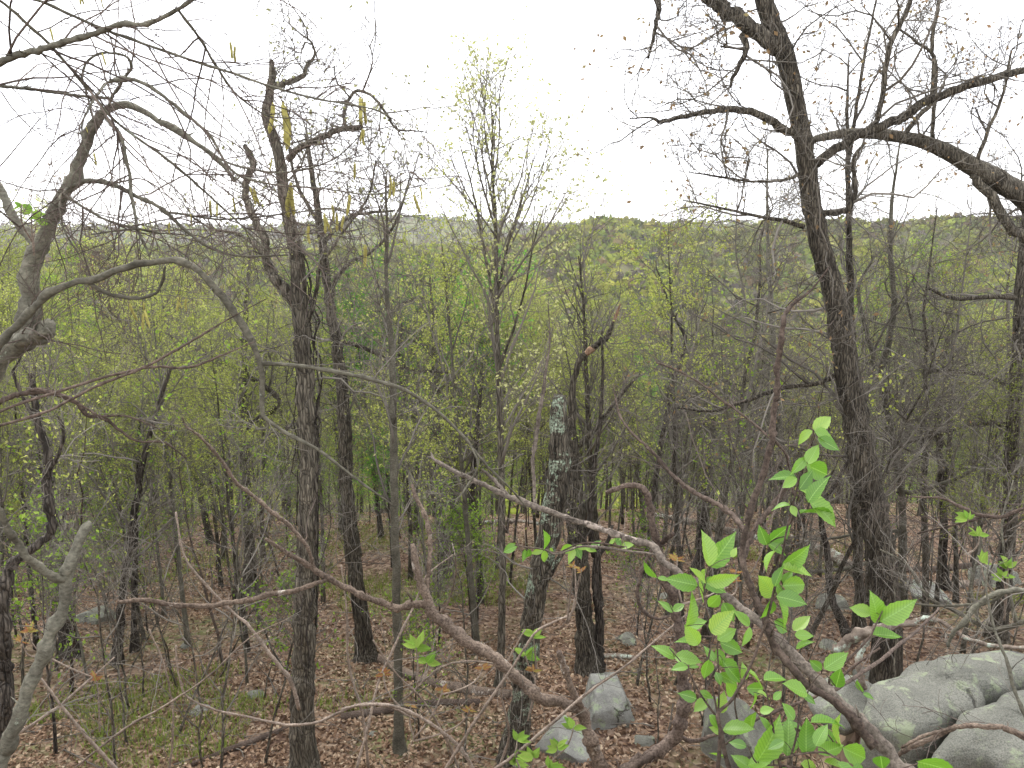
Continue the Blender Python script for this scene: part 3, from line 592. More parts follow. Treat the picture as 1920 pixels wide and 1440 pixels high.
hero('leaning_oak', 'biggest trunk, dark ridged bark, leaning to the left at the right side', [(1418, -60, 36), (1432, 0, 38), (1463, 80, 39), (1482, 150, 38), (1494, 210, 37), (1508, 280, 37), (1520, 370, 39), (1543, 480, 41), (1564, 560, 45), (1580, 650, 49), (1597, 740, 51), (1615, 840, 53), (1636, 950, 56), (1652, 1050, 58), (1660, 1140, 57), (1662, 1220, 60)],
     Y=11.2, seed=10, mat='bark', c1=(26, 0), L1=2.4, L2=1.0, c2=7, c3=5, L3=.34, t_crown=(.0, .62), wob=.3, up=.03, leaf='leaf_copper', per=.28, lsize=.06, lc=9, dY=.6,
     limbs=[[(1462, 90, 30), (1430, 68, 28), (1395, 42, 28), (1350, 10, 28), (1300, -30, 24)], [(1512, 262, 17), (1480, 243, 16), (1440, 222, 15), (1400, 207, 13), (1350, 207, 11), (1300, 213, 9), (1240, 228, 8), (1222, 220, 4), (1180, 222, 2)], [(1534, 308, 18), (1570, 280, 18), (1620, 250, 17), (1690, 222, 17), (1750, 185, 16), (1830, 155, 15), (1925, 132, 13)],
            [(1658, 236, 11), (1664, 190, 10), (1664, 130, 10), (1672, 85, 10), (1700, 20, 9), (1715, -30, 7)], [(1400, 58, 14), (1402, 90, 11), (1385, 125, 9), (1372, 150, 6), (1370, 165, 4)], [(1240, -20, 12), (1235, 20, 10), (1228, 55, 8), (1215, 110, 4)], [(1510, 425, 9), (1480, 415, 8), (1420, 405, 6), (1330, 385, 4), (1280, 375, 2)], [(1545, 400, 12), (1590, 395, 10), (1605, 360, 9), (1600, 300, 7), (1620, 270, 5)],
            [(1570, 690, 10), (1530, 715, 9), (1470, 725, 8), (1400, 750, 7), (1340, 770, 5), (1270, 765, 3)], [(1515, 320, 8), (1480, 335, 6), (1420, 340, 5), (1340, 330, 4), (1290, 322, 2)]])
hero('arching_tree', 'mossy trunk arching in over the right edge and joining behind the leaning oak', [(1512, 268, 12), (1560, 254, 18), (1620, 250, 21), (1700, 258, 25), (1770, 282, 31), (1840, 322, 38), (1920, 372, 45), (2000, 440, 52), (2060, 540, 64), (2100, 700, 66), (2120, 900, 68), (2120, 1100, 72)],
     Y=12.2, seed=11, mat='bark_grey', c1=(14, 0), L1=2.0, L2=.9, c2=7, c3=5, L3=.34, t_crown=(.05, .5), wob=.3, leaf='leaf_copper', per=.22, lsize=.055,
     limbs=[[(1700, 258, 10), (1730, 215, 9), (1750, 190, 9), (1752, 120, 8), (1748, 80, 7), (1760, 0, 6)], [(1740, 262, 8), (1750, 180, 7), (1752, 110, 6), (1720, 80, 5), (1680, 50, 4)], [(1830, 325, 18), (1860, 370, 18), (1890, 420, 18), (1925, 450, 18)], [(1840, 318, 8), (1855, 250, 7), (1880, 180, 5), (1895, 100, 4)]], lc=9)
hero('edge_tree', 'straight brown trunk at the right edge behind the brush', [(1930, 330, 14), (1922, 430, 18), (1915, 540, 22), (1906, 700, 25), (1897, 850, 26), (1892, 980, 27), (1884, 1070, 28), (1878, 1120, 30)], Y=14.5, seed=12, mat='bark', c1=(26, 0), L1=2.8, L2=1.1, c2=8, c3=5, L3=.4, t_crown=(.0, .85), wob=.3,
     limbs=[[(1895, 800, 10), (1860, 790, 10), (1800, 800, 9), (1760, 815, 7), (1700, 830, 4)], [(1900, 730, 9), (1850, 705, 9), (1780, 695, 8), (1730, 700, 6)], [(1915, 560, 10), (1860, 555, 9), (1790, 560, 7), (1740, 540, 5)]], leaf='leaf_copper', per=.12)
hero('slender_tree', 'slender straight tree with airy yellow-green crown rising above the ridge at centre', [(925, 215, 2), (922, 300, 4), (928, 400, 7), (930, 500, 9), (931, 620, 11), (936, 760, 12), (940, 900, 13), (942, 1050, 14), (940, 1180, 15), (936, 1280, 16)],
     base=(936, 1290), seed=13, mat='bark_grey', twig='twig_far', c1=(30, 0), L1=2.6, L2=1.0, c2=7, c3=4, L3=.4, a=(18, 38), t_crown=(.0, .6), wob=.09, up=.09, leaf='leaf_wisp', per=2.6, lsize=.052, tip=.0026,
     limbs=[[(931, 600, 6), (905, 450, 5), (885, 350, 3), (862, 270, 2)], [(931, 560, 6), (955, 450, 5), (980, 370, 3), (1000, 300, 2)], [(929, 430, 5), (900, 330, 3), (885, 250, 2)], [(935, 700, 5), (980, 560, 4), (1000, 460, 3), (1020, 390, 2)]])
hero('tall_sapling', 'straight olive grey young trunk between the rough trunk and fallen limb', [(722, 330, 4), (726, 430, 6), (724, 520, 8), (731, 620, 11), (736, 700, 14), (738, 800, 16), (738, 900, 16), (742, 1050, 17), (745, 1200, 18), (748, 1350, 18), (750, 1430, 19)], Y=10.6, seed=14, mat='bark_smooth', c1=(22, 0), L1=2.0, L2=.9, c2=6, c3=4, L3=.35, a=(25, 50), t_crown=(.0, .6), wob=.14, up=.06, leaf='leaf_pale', per=.5, lsize=.045)
hero('young_tree', 'dark upright trunk in the leaves left of the broken-topped trunk', [(470, 470, 4), (462, 560, 9), (456, 700, 14), (458, 800, 17), (460, 900, 19), (466, 1010, 21), (470, 1108, 25)], base=(470, 1115), seed=15, mat='bark', c1=(24, 0), L1=3, L2=1.3, c2=7, c3=5, L3=.5, tip=.004, t_crown=(0, .65), leaf='leaf_yellow', per=1.0, lsize=.08, wob=.25,
     limbs=[[(459, 800, 12), (520, 760, 11), (490, 720, 10), (420, 680, 9), (340, 640, 8), (270, 605, 5), (240, 590, 3)]])
hero('young_tree', 'straight trunk on open leaves left of the lichen tree', [(806, 520, 4), (812, 620, 8), (815, 720, 12), (819, 820, 15), (823, 920, 17), (828, 1000, 19), (834, 1076, 22)], base=(835, 1082), seed=16, mat='bark', c1=(24, 0), L1=3, L2=1.3, c2=7, c3=5, L3=.5, tip=.004, t_crown=(0, .6), leaf='leaf_yellow', per=1.0, lsize=.08, wob=.25,
     limbs=[[(815, 740, 9), (770, 760, 8), (740, 800, 6)], [(812, 640, 8), (815, 580, 8), (785, 560, 8), (740, 575, 6), (700, 585, 4)]])
hero('young_tree', 'wavy dark stem in leaves just right of the open-ground trunk', [(905, 700, 5), (895, 800, 9), (884, 930, 13), (890, 1000, 13), (898, 1060, 12), (899, 1125, 12)], base=(899, 1130), seed=17, mat='bark_dark', c1=(16, 0), L1=2.2, L2=1., c2=6, c3=4, L3=.4, tip=.0035, t_crown=(0, .5), leaf='leaf_yellow', per=.7, lsize=.07)
hero('curved_tree', 'slender sinuous grey tree bending past the leaning oak on its right', [(1690, 250, 3), (1672, 380, 7), (1670, 480, 10), (1676, 560, 11), (1668, 640, 12), (1651, 690, 14), (1658, 735, 13), (1672, 810, 13), (1685, 880, 14), (1692, 960, 14), (1693, 1060, 14), (1692, 1140, 16)], base=(1692, 1160), seed=18, mat='bark_smooth', c1=(20, 0), L1=2.2, L2=1, c2=7, c3=5, L3=.4, t_crown=(0, .7), wob=.28, leaf='leaf_copper', per=.15,
     limbs=[[(1651, 690, 9), (1640, 660, 8), (1620, 600, 7), (1610, 540, 6), (1640, 480, 4)], [(1690, 925, 9), (1720, 925, 8), (1790, 900, 8), (1850, 865, 6), (1880, 830, 4), (1920, 820, 3)], [(1688, 1000, 7), (1640, 995, 6), (1560, 1010, 5), (1510, 1010, 3)], [(1692, 1000, 7), (1660, 1040, 7), (1600, 1065, 7), (1520, 1072, 6), (1480, 1080, 4)]])
hero('young_tree', 'narrow trunk close on the left side of the leaning oak', [(1530, 450, 5), (1552, 560, 9), (1572, 680, 13), (1590, 800, 16), (1602, 920, 18), (1609, 1040, 19), (1611, 1170, 20)], base=(1611, 1185), seed=19, mat='bark', c1=(18, 0), L1=2.2, L2=1, c2=7, c3=4, L3=.4, t_crown=(0, .6), wob=.28, leaf='leaf_copper', per=.15)
hero('young_tree', 'dark slim trunk between the curved tree and the right edge', [(1748, 600, 5), (1752, 720, 10), (1762, 840, 13), (1768, 960, 15), (1770, 1060, 15), (1772, 1105, 17)], base=(1772, 1110), seed=20, mat='bark_dark', c1=(18, 0), L1=2.6, L2=1.1, c2=7, c3=4, L3=.4, t_crown=(0, .6), wob=.28)
hero('young_tree', 'leaning pole-like trunk with a bend under the leafy shoot tip', [(1600, 850, 5), (1570, 900, 8), (1540, 960, 10), (1552, 1040, 13), (1556, 1110, 14), (1575, 1160, 15), (1592, 1195, 17)], base=(1596, 1205), seed=41, mat='bark_dark', c1=(8, 0), L1=1.6, L2=.8, c2=5, c3=4, t_crown=(0, .6))
hero('dark_tree', 'thick dark trunk at far left behind the leaning pole', [(60, 700, 12), (75, 820, 18), (95, 950, 24), (112, 1060, 27), (124, 1150, 28), (130, 1225, 32)], base=(130, 1235), seed=22, mat='bark_dark', c1=(20, 0), L1=2.6, L2=1.1, c2=7, c3=4, L3=.45, t_crown=(0, .65), leaf='leaf_yellow', per=.8, lsize=.07)
hero('dark_tree', 'dark leaning trunk with leafy shoots left of the bowed dead limb', [(320, 690, 6), (285, 800, 10), (262, 900, 13), (245, 1010, 14), (232, 1100, 15), (220, 1235, 17)], base=(220, 1245), seed=23, mat='bark_dark', c1=(20, 0), L1=2.4, L2=1.1, c2=7, c3=4, L3=.45, t_crown=(0, .65), leaf='leaf_green', per=.8, lsize=.065)
hero('dark_tree', 'thin straight dark stem just right of the dark leaning trunk at left', [(262, 780, 5), (258, 900, 8), (254, 1010, 10), (252, 1110, 10), (252, 1215, 12)], base=(252, 1222), seed=24, mat='bark_dark', c1=(12, 0), L1=1.8, L2=.9, c2=6, c3=4, t_crown=(0, .65), leaf='leaf_green', per=.8, lsize=.06)
hero('dark_tree', 'dark trunk ending at the fallen log on bare ground right of centre', [(1345, 700, 6), (1336, 800, 10), (1328, 880, 13), (1322, 960, 16), (1314, 1020, 17), (1308, 1072, 20)], base=(1308, 1076), seed=25, mat='bark_dark', c1=(18, 0), L1=2.6, L2=1.1, c2=7, c3=4, L3=.45, t_crown=(0, .6), wob=.3, leaf='leaf_yellow', per=.3)
hero('young_tree', 'slim trunk with spreading bare crown against the valley, left of the leaning oak', [(1440, 280, 3), (1438, 380, 5), (1440, 480, 8), (1446, 580, 10), (1452, 700, 12), (1462, 820, 13), (1470, 940, 14), (1476, 1040, 15)], base=(1478, 1060), seed=26, mat='bark_smooth', c1=(26, 0), L1=2.6, L2=1.1, c2=7, c3=4, L3=.45, t_crown=(0, .7), a=(30, 60), wob=.18, up=.03, leaf='leaf_copper', per=.25, lsize=.05)
hero('young_tree', 'slim dark-stemmed tree with many upright twigs behind the bent splintered top', [(1085, 480, 3), (1095, 580, 6), (1098, 680, 9), (1103, 800, 11), (1110, 920, 12), (1120, 1020, 13)], Y=17, seed=27, mat='bark', c1=(34, 0), L1=3.0, L2=1.1, c2=7, c3=4, L3=.4, a=(22, 45), t_crown=(0, .6), wob=.1, up=.09, leaf='leaf_yellow', per=.9, lsize=.06)
hero('young_tree', 'twin-stemmed grey tree with twiggy open crown behind the leaning oak', [(1592, 100, 3), (1588, 220, 7), (1590, 330, 10), (1593, 480, 13), (1598, 640, 15), (1612, 800, 16), (1625, 950, 17), (1632, 1060, 18)], Y=16, seed=28, mat='bark', c1=(26, 0), L1=3.0, L2=1.2, c2=7, c3=5, L3=.4, a=(30, 60), t_crown=(0, .65), wob=.2, up=.04, leaf='leaf_copper', per=.12,
     limbs=[[(1590, 320, 8), (1600, 240, 7), (1610, 170, 6), (1630, 60, 5), (1650, -30, 3)]])
hero('young_tree', 'thin tree leaning right with reddish buds beyond the hooked dead stem', [(1230, 500, 3), (1262, 590, 5), (1285, 640, 7), (1262, 720, 9), (1245, 800, 10), (1232, 880, 11), (1222, 960, 12)], Y=19, seed=29, mat='bark_dark', c1=(18, 0), L1=2.4, L2=1.0, c2=6, c3=4, L3=.4, t_crown=(0, .7), wob=.22, leaf='leaf_yellow', per=.4)

# ------------------------------------------------------------------ foreground branches
def thing_branches(name, label, parts, cat, mat='bark_smooth', seed=1, sub=0, subL=.5, tip=.0016, twig='twig', down=0.0, group=None, twig_name='twigs', c2=4, sides=12, rough=.03, a=(25, 60), anchor=None):
    """parts: [(part_name, [(px,py,w)...], Y0, Y1)], the first one starts at the anchored end"""
    rng = np.random.default_rng(seed); allp = []
    built = [(pn, *path(pts, y0, Y1=y1, n=max(20, 7 * len(pts)), wig=.10, rng=rng)) for pn, pts, y0, y1 in parts]
    for _pn, P, R in built:                          # kinks, swellings and knots
        m_ = len(P); u_ = np.arange(m_); R *= .86
        kn = rng.choice(m_, max(2, m_ // 9), replace=False); R *= 1 + .10 * np.sin(u_ * 1.1 + rng.random() * 6) + sum(.28 * np.exp(-((u_ - q_) / .7) ** 2) for q_ in kn)
        kk = np.interp(u_, np.arange(0, m_ + 4, 4), rng.standard_normal(len(np.arange(0, m_ + 4, 4))))[:, None] * unit(rng.standard_normal((1, 3))) + np.interp(u_, np.arange(0, m_ + 6, 6), rng.standard_normal(len(np.arange(0, m_ + 6, 6))))[:, None] * unit(rng.standard_normal((1, 3)))
        P[1:-1] += (kk * np.minimum(R, .03)[:, None] * .45)[1:-1]
    P0, R0 = built[0][1], built[0][2]
    loc = P0[0] if anchor is None else np.array(anchor)
    e = empty(name, loc); tag(e, label, cat, group)
    for i, (pn, P, R) in enumerate(built):
        if i:                                        # the root of a side branch sits on the nearest branch built before it
            prev = np.vstack([b[1] for b in built[:i]]); k = np.argmin(np.linalg.norm(prev[:, [0, 2]] - P[0, [0, 2]] + (prev[:, [1]] - P[0, 1]) * .2, axis=1))
            w_ = np.linspace(1, 0, len(P))[:, None] ** 2
            if np.linalg.norm(prev[k] - P[0]) < .8: P += (prev[k] - P[0]) * w_
        sp_, sr_ = grow(rng, P[None], R[None], max(3, len(P) // 7), .05, .97, 35, 75, float(np.clip(R.mean() * 5, .02, .10)), 4, .25, .1, .09, .0012)
        tube_obj(pn, [(P[None], R[None], sides), (sp_, sr_, 5)], M[mat], e, loc, rough, rng); allp.append((P, R))
    if sub:
        gp, gr = [], []
        for P, R in allp:
            p_, r_ = grow(rng, P[None], R[None], sub, .1, 1.0, a[0], a[1], subL, 9, .14, -down, .006, tip); gp.append(p_); gr.append(r_)
        gp, gr = np.concatenate(gp), np.concatenate(gr)
        p2, r2 = grow(rng, gp, gr, c2, .15, 1.0, 25, 60, subL * .4, 6, .16, -down * .5, .005, tip * .8)
        tube_obj(twig_name, [(gp, gr, 5), (p2, r2, 4)], M[twig], e, loc, kind='stuff')
    return e, allp

iron, iron_paths = thing_branches('catkin_tree', 'smooth grey multi-branched tree at left edge hung with yellow catkins', [
    ('trunk', [(-190, 1500, 66), (-150, 1100, 62), (-100, 850, 54), (-20, 700, 50), (40, 625, 46), (60, 530, 38), (74, 475, 36), (96, 420, 30), (117, 365, 27), (142, 305, 25), (166, 250, 23), (195, 216, 20), (240, 198, 15), (300, 228, 12), (345, 255, 11), (405, 300, 9), (440, 340, 7)], 3.6, 3.6),
    ('limb', [(70, 470, 26), (46, 432, 21), (20, 385, 18), (-5, 340, 17), (-80, 220, 14), (-120, 100, 12)], 3.6, 3.8), ('limb', [(30, 645, 40), (55, 628, 37), (80, 612, 34)], 3.55, 3.4),
    ('limb', [(132, 358, 12), (170, 348, 11), (215, 350, 10), (260, 372, 9), (300, 392, 8), (345, 430, 7), (390, 462, 6), (450, 480, 5), (540, 478, 3)], 3.6, 3.3),
    ('limb', [(192, 222, 9), (225, 258, 8), (238, 310, 7), (248, 370, 7), (258, 430, 6), (280, 480, 5)], 3.6, 3.4), ('limb', [(192, 218, 7), (206, 184, 6), (228, 150, 6), (245, 126, 6), (236, 108, 5), (210, 100, 5), (185, 101, 5), (160, 118, 5), (154, 140, 5), (158, 165, 4), (170, 205, 4), (174, 228, 3)], 3.6, 3.3),
    ('limb', [(-60, 150, 17), (0, 117, 15), (60, 97, 14), (130, 77, 13), (190, 58, 12), (225, 46, 11), (265, 46, 10), (310, 30, 9), (355, 3, 8), (420, -40, 7)], 2.7, 2.6),
    ('limb', [(-20, -12, 6), (70, 2, 6), (150, 38, 6), (260, 80, 6), (400, 126, 6), (500, 160, 5), (600, 186, 4), (700, 205, 3), (740, 225, 2)], 2.6, 2.8), ('limb', [(-15, 15, 6), (30, 45, 6), (90, 95, 6), (150, 160, 6), (220, 235, 5), (330, 315, 5), (430, 400, 4), (500, 470, 3)], 2.8, 3.0),
    ('limb', [(-20, 240, 7), (30, 212, 7), (80, 192, 7), (140, 184, 6), (205, 183, 6)], 3.2, 3.5), ('limb', [(115, -10, 5), (124, 50, 5), (134, 110, 5), (140, 180, 5), (142, 220, 4), (155, 270, 3), (180, 310, 2)], 2.9, 3.0),
    ('limb', [(240, 198, 9), (280, 190, 8), (330, 215, 7), (400, 270, 6), (440, 330, 5), (500, 350, 4), (600, 356, 3), (700, 365, 3), (800, 345, 2)], 3.6, 3.2), ('limb', [(330, 0, 6), (372, 60, 6), (400, 110, 5), (440, 170, 4), (500, 215, 3), (560, 222, 2)], 2.7, 2.9),
    ('limb', [(350, 262, 6), (420, 300, 5), (520, 320, 4), (620, 300, 3), (690, 240, 2)], 3.4, 3.2), ('limb', [(300, 395, 5), (420, 410, 4), (540, 400, 3), (640, 395, 3), (690, 460, 2)], 3.4, 3.2), ('limb', [(0, 255, 5), (40, 300, 5), (70, 350, 5), (110, 420, 4), (150, 480, 3)], 3.0, 3.2),
    ('limb', [(120, 380, 6), (200, 420, 5), (300, 440, 4), (255, 430, 4), (170, 440, 3)], 3.5, 3.3)],
    'tree', 'bark_smooth', 61, sub=14, subL=.6, tip=.0011, twig='twig_brown', down=.05, c2=5, anchor=None)
# catkins: hanging tassels, each a piece of that tree
def catkin_mesh(seed):
    rng = np.random.default_rng(seed); n = 26
    t = np.linspace(0, 1, n); P = np.stack([.12 * np.sin(t * 2.6 + seed), .10 * np.sin(t * 2.2 + 2 * seed), -t], 1); P -= P[0]
    R = (.010 + .072 * np.minimum(1, t * 7) * np.minimum(1, (1 - t) * 6 + .12)) * (1 + .16 * (np.arange(n) % 2))
    V, Q, T = tubes([(P[None], R[None], 8)], .1, rng); return mesh_from('catkin', V, [Q, T])
CM = [catkin_mesh(i) for i in range(3)]
for m_ in CM: m_.materials.append(M['catkin'])
CK = [(170, 84, 26), (167, 88, 24), (216, 16, 28), (222, 20, 24), (255, 33, 18), (316, 5, 26), (477, 108, 32), (482, 110, 34), (556, 205, 78), (566, 225, 70), (552, 212, 60), (693, 196, 48), (699, 200, 50), (704, 205, 42), (694, 250, 26), (699, 252, 32), (450, 346, 36), (454, 350, 32), (426, 368, 26), (490, 292, 22), (541, 340, 62), (546, 350, 60), (597, 398, 40), (602, 402, 36), (616, 382, 32), (630, 398, 36), (634, 402, 32), (575, 420, 38), (660, 302, 32), (652, 362, 42), (682, 458, 44), (726, 338, 34), (732, 332, 34), (736, 338, 30), (772, 362, 38), (800, 355, 26), (206, 290, 26), (368, 372, 32), (374, 378, 26), (305, 415, 24), (208, 575, 36), (240, 588, 34), (246, 592, 32), (302, 562, 24), (326, 556, 30), (330, 560, 28), (250, 570, 30), (120, 228, 12), (345, 400, 24)]
_all = np.vstack([p for p, r in iron_paths]); il = np.array(iron.location); stalkP, stalkR = [], []
rng = np.random.default_rng(8)
for i, (px, py, ln) in enumerate(CK):
    Yc = 3.05 + .25 * rng.random(); p = PT(px, py, Yc)
    cands = _all[np.argsort(np.linalg.norm(_all[:, [0, 2]] - p[[0, 2]], axis=1))[:12]]; k = cands[np.argmax(cands[:, 2])]
    p[1] += .5 * (k[1] - p[1])
    mid = .5 * (p + k) + np.array([0, 0, .04]); q, r = resample([k, mid, p], [.0018, .0014, .001], 7); stalkP.append(q); stalkR.append(r)
    c = obj('catkin', CM[i % 3], None, iron); c.location = p - il; s = 2 * WR(px, py, ln, p[1]); c.scale = (s * .78,) * 2 + (s,); c.rotation_euler = (rng.uniform(-.12, .12), rng.uniform(-.12, .12), rng.uniform(0, 6))
tube_obj('catkin_stalks', [(np.array(stalkP), np.array(stalkR), 4)], M['twig_brown'], iron, il, kind='stuff')

thing_branches('arching_branch', 'long bare olive branch arching from the left edge over to the middle', [
    ('stem', [(-260, 1500, 26), (-180, 1000, 22), (-80, 740, 18), (0, 642, 17), (60, 582, 16), (130, 532, 15), (220, 506, 15), (300, 492, 14), (340, 487, 14), (372, 507, 14), (410, 550, 15), (445, 597, 16), (472, 642, 13), (490, 690, 11), (496, 740, 10), (499, 780, 9), (530, 806, 8), (570, 830, 8), (605, 850, 7), (680, 905, 5), (740, 950, 3)], 2.9, 2.9),
    ('side_branch', [(488, 686, 8), (560, 690, 8), (640, 702, 8), (735, 725, 8), (800, 756, 7), (860, 810, 6), (905, 865, 5), (960, 920, 4), (985, 950, 3)], 2.9, 3.3), ('side_branch', [(880, 828, 4), (898, 870, 4), (880, 905, 4), (850, 950, 3)], 3.2, 3.2), ('side_branch', [(240, 735, 8), (300, 560, 6), (310, 500, 5)], 3.0, 2.95), ('side_branch', [(500, 782, 5), (500, 800, 5), (480, 805, 4)], 2.9, 2.9)],
    'branch', 'bark_smooth', 62, sub=5, subL=.35, tip=.0012, c2=3)
thing_branches('long_twig', 'upper of two long thin straight twigs rising from the left edge', [('stem', [(-120, 830, 6), (0, 772, 6), (120, 732, 6), (210, 705, 6), (290, 688, 5), (350, 689, 5), (410, 668, 4), (480, 640, 2)], 2.4, 2.6)], 'twig', 'bark_brown', 63, sub=4, subL=.25, tip=.001, c2=2)
thing_branches('long_twig', 'lower of two long thin straight twigs rising from the left edge', [('stem', [(-120, 828, 7), (0, 800, 6), (100, 766, 6), (200, 715, 6), (290, 680, 5), (370, 632, 5), (440, 592, 3), (500, 560, 2)], 2.3, 2.5)], 'twig', 'bark_brown', 64, sub=4, subL=.25, tip=.001, c2=2)
thing_branches('drooping_branch', 'reddish brown branch curving down from the left edge below the long twigs', [('stem', [(-80, 790, 12), (0, 752, 11), (50, 737, 11), (95, 737, 11), (140, 752, 10), (170, 780, 9), (190, 782, 8), (225, 808, 6), (260, 828, 5), (310, 830, 4), (350, 860, 3)], 2.8, 2.9), ('side_branch', [(188, 781, 5), (230, 780, 4), (280, 795, 3), (310, 812, 2)], 2.85, 2.9), ('side_branch', [(0, 644, 6), (60, 685, 6), (130, 740, 5), (200, 790, 4)], 2.7, 2.8)], 'branch', 'bark_brown', 65, sub=5, subL=.3, tip=.001)
thing_branches('leaning_pole', 'thick bare grey pole with snapped end leaning at the bottom left', [('stem', [(-70, 1640, 40), (-20, 1470, 36), (15, 1390, 33), (50, 1310, 29), (78, 1235, 26), (105, 1160, 25), (130, 1090, 24), (150, 1030, 22), (164, 996, 20), (170, 980, 12)], 3.4, 3.7), ('side_branch', [(128, 1088, 19), (100, 1080, 18), (60, 1050, 17), (25, 1005, 14), (0, 960, 13), (-40, 880, 12), (-80, 800, 9)], 3.6, 3.3)], 'branch', 'bark_smooth', 66, sub=3, subL=.4, tip=.0015, rough=.04)
thing_branches('hooked_snag', 'black crooked snag with a hook-shaped bend at the far left', [('stem', [(-30, 1560, 34), (-5, 1440, 32), (8, 1340, 30), (14, 1240, 27), (4, 1150, 26), (10, 1090, 24), (35, 1050, 19), (75, 1018, 17), (97, 1002, 17), (100, 985, 19), (94, 960, 19), (92, 910, 18), (93, 880, 16), (84, 830, 16), (72, 785, 15), (66, 745, 13), (60, 712, 10)], 5.6, 5.6), ('side_branch', [(92, 890, 8), (112, 850, 7), (120, 820, 7), (108, 780, 5)], 5.6, 5.5), ('side_branch', [(50, 800, 8), (35, 745, 7), (24, 700, 6), (40, 670, 3)], 5.6, 5.5)], 'dead tree', 'bark_dark', 67, sub=6, subL=.7, tip=.003, twig='twig', rough=.06)
# dead fallen limb across the middle
thing_branches('fallen_limb', 'thick brown dead limb slanting down to the right with long broken side branches', [
    ('stem', [(1165, 1560, 32), (1132, 1470, 30), (1115, 1415, 27), (1098, 1365, 25), (1083, 1330, 23), (1032, 1310, 24), (985, 1276, 26), (930, 1240, 25), (880, 1205, 25), (840, 1172, 25), (808, 1143, 22), (796, 1110, 19), (784, 1075, 16), (776, 1035, 13), (773, 1020, 8)], 5.0, 5.2),
    ('side_branch', [(800, 1132, 15), (770, 1130, 15), (742, 1139, 15), (700, 1125, 14), (650, 1103, 13), (610, 1080, 12), (560, 1050, 11), (525, 1028, 9), (498, 1010, 7)], 5.2, 5.0), ('side_branch', [(612, 1084, 9), (590, 1096, 10), (540, 1108, 11), (470, 1124, 11), (400, 1138, 11), (320, 1133, 10), (268, 1125, 9), (220, 1128, 9)], 5.1, 4.7),
    ('side_branch', [(600, 1062, 7), (583, 1020, 8), (550, 985, 9), (510, 955, 9), (470, 925, 8), (440, 900, 8), (410, 855, 7), (375, 818, 6), (350, 800, 5), (342, 782, 3)], 5.1, 4.6), ('side_branch', [(798, 1115, 9), (803, 1060, 10), (806, 1000, 10), (795, 960, 9), (782, 930, 8), (773, 908, 6)], 5.2, 5.4), ('side_branch', [(820, 1146, 4), (840, 1130, 4), (853, 1085, 3), (855, 1050, 3), (848, 1018, 2)], 5.2, 5.1),
    ('stub', [(1092, 1345, 14), (1075, 1300, 14), (1058, 1255, 14), (1048, 1222, 13)], 5.05, 5.0)], 'fallen branch', 'bark_dead', 68, sub=2, subL=.35, tip=.0016, twig='twig_brown', rough=.05)
thing_branches('diagonal_branch', 'long dead branch running from splintered tip at centre down to bottom right corner', [
    ('stem', [(1840, 1640, 40), (1760, 1530, 36), (1690, 1440, 32), (1630, 1372, 29), (1565, 1308, 26), (1500, 1240, 24), (1440, 1182, 21), (1400, 1148, 19), (1345, 1108, 17), (1290, 1086, 16), (1248, 1056, 15), (1222, 1022, 15), (1170, 1006, 14), (1120, 990, 13), (1040, 962, 13), (960, 934, 12), (890, 900, 11), (840, 876, 9), (815, 862, 7), (808, 848, 3)], 2.2, 3.9),
    ('side_branch', [(984, 942, 6), (985, 890, 7), (990, 850, 8), (1002, 790, 8), (1013, 740, 8), (1022, 690, 6), (1030, 640, 4), (1028, 560, 2)], 3.7, 3.9), ('twig', [(1200, 1028, 5), (1150, 1025, 5), (1110, 1020, 6), (1080, 1022, 4), (1040, 1038, 4), (1020, 1030, 3), (985, 1026, 2), (965, 1022, 2)], 3.3, 3.4), ('stub', [(935, 920, 9), (915, 895, 8), (905, 880, 5)], 3.8, 3.75)],
    'branch', 'bark_weathered', 69, sub=3, subL=.3, tip=.0012, twig='twig_brown', rough=.04)
thing_branches('crooked_snag', 'crooked dead brown stem with broken hooked top right of centre', [
    ('stem', [(1120, 1520, 26), (1180, 1440, 26), (1235, 1408, 27), (1270, 1370, 27), (1283, 1320, 26), (1280, 1260, 24), (1274, 1200, 23), (1266, 1140, 22), (1250, 1090, 20), (1236, 1045, 18), (1228, 1010, 17), (1220, 970, 16), (1213, 935, 15), (1206, 912, 14), (1180, 911, 12), (1155, 918, 10), (1136, 924, 8)], 4.3, 4.4),
    ('stub', [(1238, 1024, 11), (1252, 1008, 10), (1262, 1000, 10)], 4.4, 4.3), ('root', [(1235, 1405, 17), (1200, 1425, 14), (1150, 1470, 12)], 4.3, 4.0), ('side_branch', [(1270, 1385, 9), (1300, 1395, 9), (1340, 1382, 8), (1400, 1358, 8), (1470, 1330, 7), (1540, 1300, 6), (1600, 1250, 5), (1650, 1215, 4)], 4.3, 4.5), ('loop', [(1205, 1030, 6), (1192, 1070, 7), (1190, 1120, 7), (1205, 1150, 7), (1230, 1160, 6), (1255, 1155, 4)], 4.3, 4.3)],
    'dead tree', 'bark_brown', 70, sub=3, subL=.35, tip=.0014, twig='twig_brown', rough=.05)
